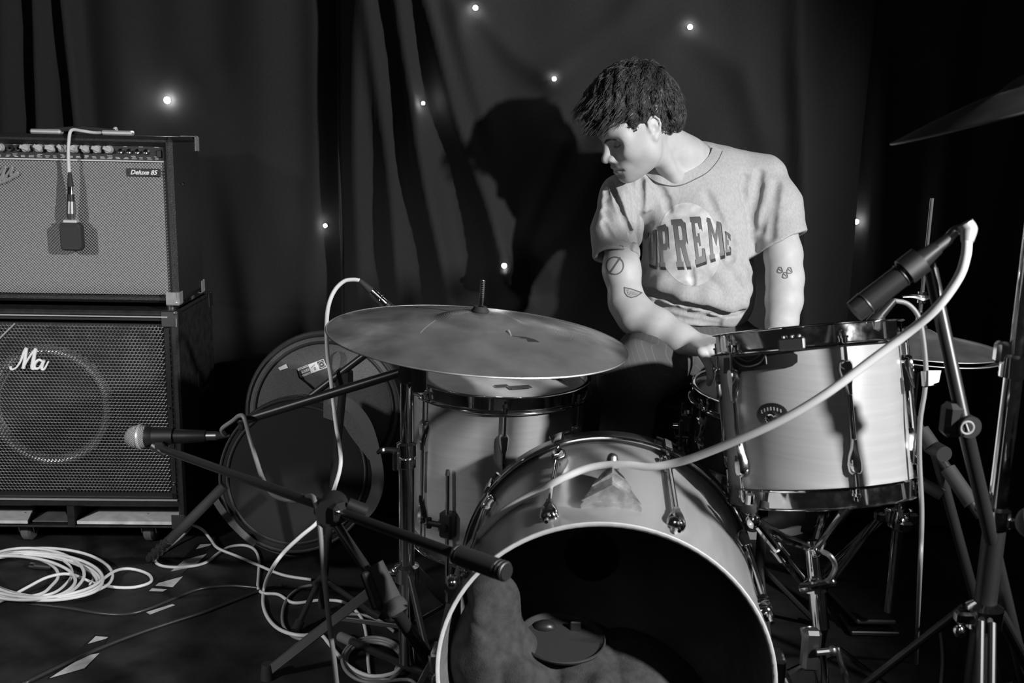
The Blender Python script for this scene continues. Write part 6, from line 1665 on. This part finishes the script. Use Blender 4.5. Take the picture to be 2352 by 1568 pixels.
for i in range(600):                        # temple and sideburn
    s = 1 if i < 190 else -1
    p = H(rr.uniform(.036, .074), .07 * s, rr.uniform(.042, .070)); h = hb_.find_nearest(p); p = h[0]
    d = (hf * rr.uniform(.0, .45) - hu).normalized(); lock(p, d, rr.uniform(.012, .030), rr.uniform(.0004, .0008), .02, .0006, True, .08)
for i in range(300):                        # nape
    p = H(rr.uniform(-.080, -.03), rr.uniform(-.05, .06), rr.uniform(-.01, .02)); h = hb_.find_nearest(p); p = h[0]
    lock(p, (-hu + hf * .25).normalized(), rr.uniform(.010, .022), rr.uniform(.0004, .0008), .02, .0006, True, .08)
off = len(mb.v); mb.v += [V(x) for x in hv]; mb.f += [tuple(int(i) + off for i in f) for f in hf_]
hair = mb.build('hair', hairm, pr_, smooth=180)

# ---- trousers and shoes
nt = trouserm.node_tree; bsdf = nt.nodes['Principled BSDF']
tc = nt.nodes.new('ShaderNodeTexCoord'); dt = nt.nodes.new('ShaderNodeVectorMath'); dt.operation = 'DOT_PRODUCT'; dt.inputs[1].default_value = (.80, -.25, .42); nt.links.new(tc.outputs['Object'], dt.inputs[0])
mu = nt.nodes.new('ShaderNodeMath'); mu.operation = 'MULTIPLY'; mu.inputs[1].default_value = 2 * PI / .0105; nt.links.new(dt.outputs['Value'], mu.inputs[0])
si = nt.nodes.new('ShaderNodeMath'); si.operation = 'SINE'; nt.links.new(mu.outputs[0], si.inputs[0])
mr = nt.nodes.new('ShaderNodeMapRange'); mr.inputs[1].default_value = .93; mr.inputs[2].default_value = 1.0; mr.inputs[3].default_value = .088; mr.inputs[4].default_value = .125; nt.links.new(si.outputs[0], mr.inputs[0])
nt.links.new(mr.outputs[0], bsdf.inputs['Base Color'])
Q = Solid()
Q.u(el(P(1592, 790, 2.63), (.158, .118, .115)), .03)
anR = V((.262, 2.31, .115)); knR = P(1447, 862, 2.27); hipR = P(1545, 815, 2.60)
Q.chain([hipR, (hipR + knR) / 2 + V((0, 0, .008)), knR], [.088, .082, .070], .05); Q.chain([knR, (knR * .6 + anR * .4), anR], [.068, .062, .052], .03)
hipL = P(1655, 812, 2.62); knL = P(1880, 900, 2.50); ft = F(1800, 1232); anL = V((ft.x + .045, ft.y + .06, .11))
Q.chain([hipL, (hipL + knL) / 2 + V((0, 0, .008)), knL], [.088, .080, .068], .05); Q.chain([knL, (knL * .6 + anL * .4), anL], [.066, .062, .054], .03)
for a, b in (((1400, 880), (1520, 850)), ((1460, 800), (1540, 840)), ((1480, 900), (1540, 870))): Q.u(rc(P(a[0], a[1], 2.235), P(b[0], b[1], 2.36), .02, .016), .03)
Q.cut(rc(anR, anR + (anR - knR).normalized() * .1, .050, .06), .004); Q.cut(rc(anL, anL + (anL - knL).normalized() * .1, .052, .06), .004)
qv = Q.mesh(A((.10, 2.05, .05)), A((1.06, 2.90, .80)), .0065)
tr_, _, _ = solid_obj('trousers', qv, trouserm, pr_, relax=1)
def shoe(an, toe):
    d = V((toe[0], toe[1], 0)).normalized(); y = zz.cross(d); g = V((an.x, an.y, 0))
    so = Solid(); so.u(rc(g + d * -.03 + zz * .05, g + d * .07 + zz * .048, .036, .036), .03); so.u(rc(g + d * .07 + zz * .042, g + d * .165 + zz * .036, .034, .026), .03); so.u(rc(g + zz * .06, an, .040, .040), .03)
    so.cut(half(g + zz * .024, (0, 0, 1)), .003)
    o, _, _ = solid_obj('shoe', so.mesh(A(g) - A((.24, .24, .02)), A(g) + A((.24, .24, .22)), .005), shoem, pr_)
    mb = MB(); poly = []
    for k in range(24):
        a = 2 * PI * k / 24; c_, s_ = math.cos(a), math.sin(a); poly.append((.062 + .135 * c_, s_ * (.043 - .006 * c_) * (1 if c_ < .6 else 1 - (c_ - .6) * .5)))
    mb.prism(poly, g + zz * .001, d, y, zz, .026); mb.build('sole', solem, o)
shoe(anL, (-.95, -.45)); shoe(anR + V((0, 0, 0)), (-.15, -1))
# ---- stool
th_ = thing('drum_stool', 'round black padded drum stool under the seated person', 'stool', seat_c)
sz = P(1592, 790, 2.63).z - .115
mb = MB(); mb.lathe([(0, -.06), (.15, -.058), (.168, -.045), (.172, -.02), (.160, -.004), (.10, 0.0), (0, 0)], V((seat_c.x, seat_c.y + .03, sz + .02)), (0, 0, 1), 40); mb.build('seat', padm, th_)
mb = MB(); mb.cone(V((seat_c.x, seat_c.y + .03, .14)), V((seat_c.x, seat_c.y + .03, sz - .04)), .014, n=14); mb.build('post', steel, th_)
for k in range(3):
    g = 2 * PI * k / 3 + .9; d = V((math.cos(g), math.sin(g), 0)); q = V((seat_c.x, seat_c.y + .03, 0))
    mb = MB(); mb.tube([q + V((0, 0, .24)), q + d * .21 + V((0, 0, .012))], .009, 10, False); mb.cone(q + d * .20 + V((0, 0, .03)), q + d * .212 + V((0, 0, .0005)), .013, .015, 12); mb.build('leg', steel, th_)
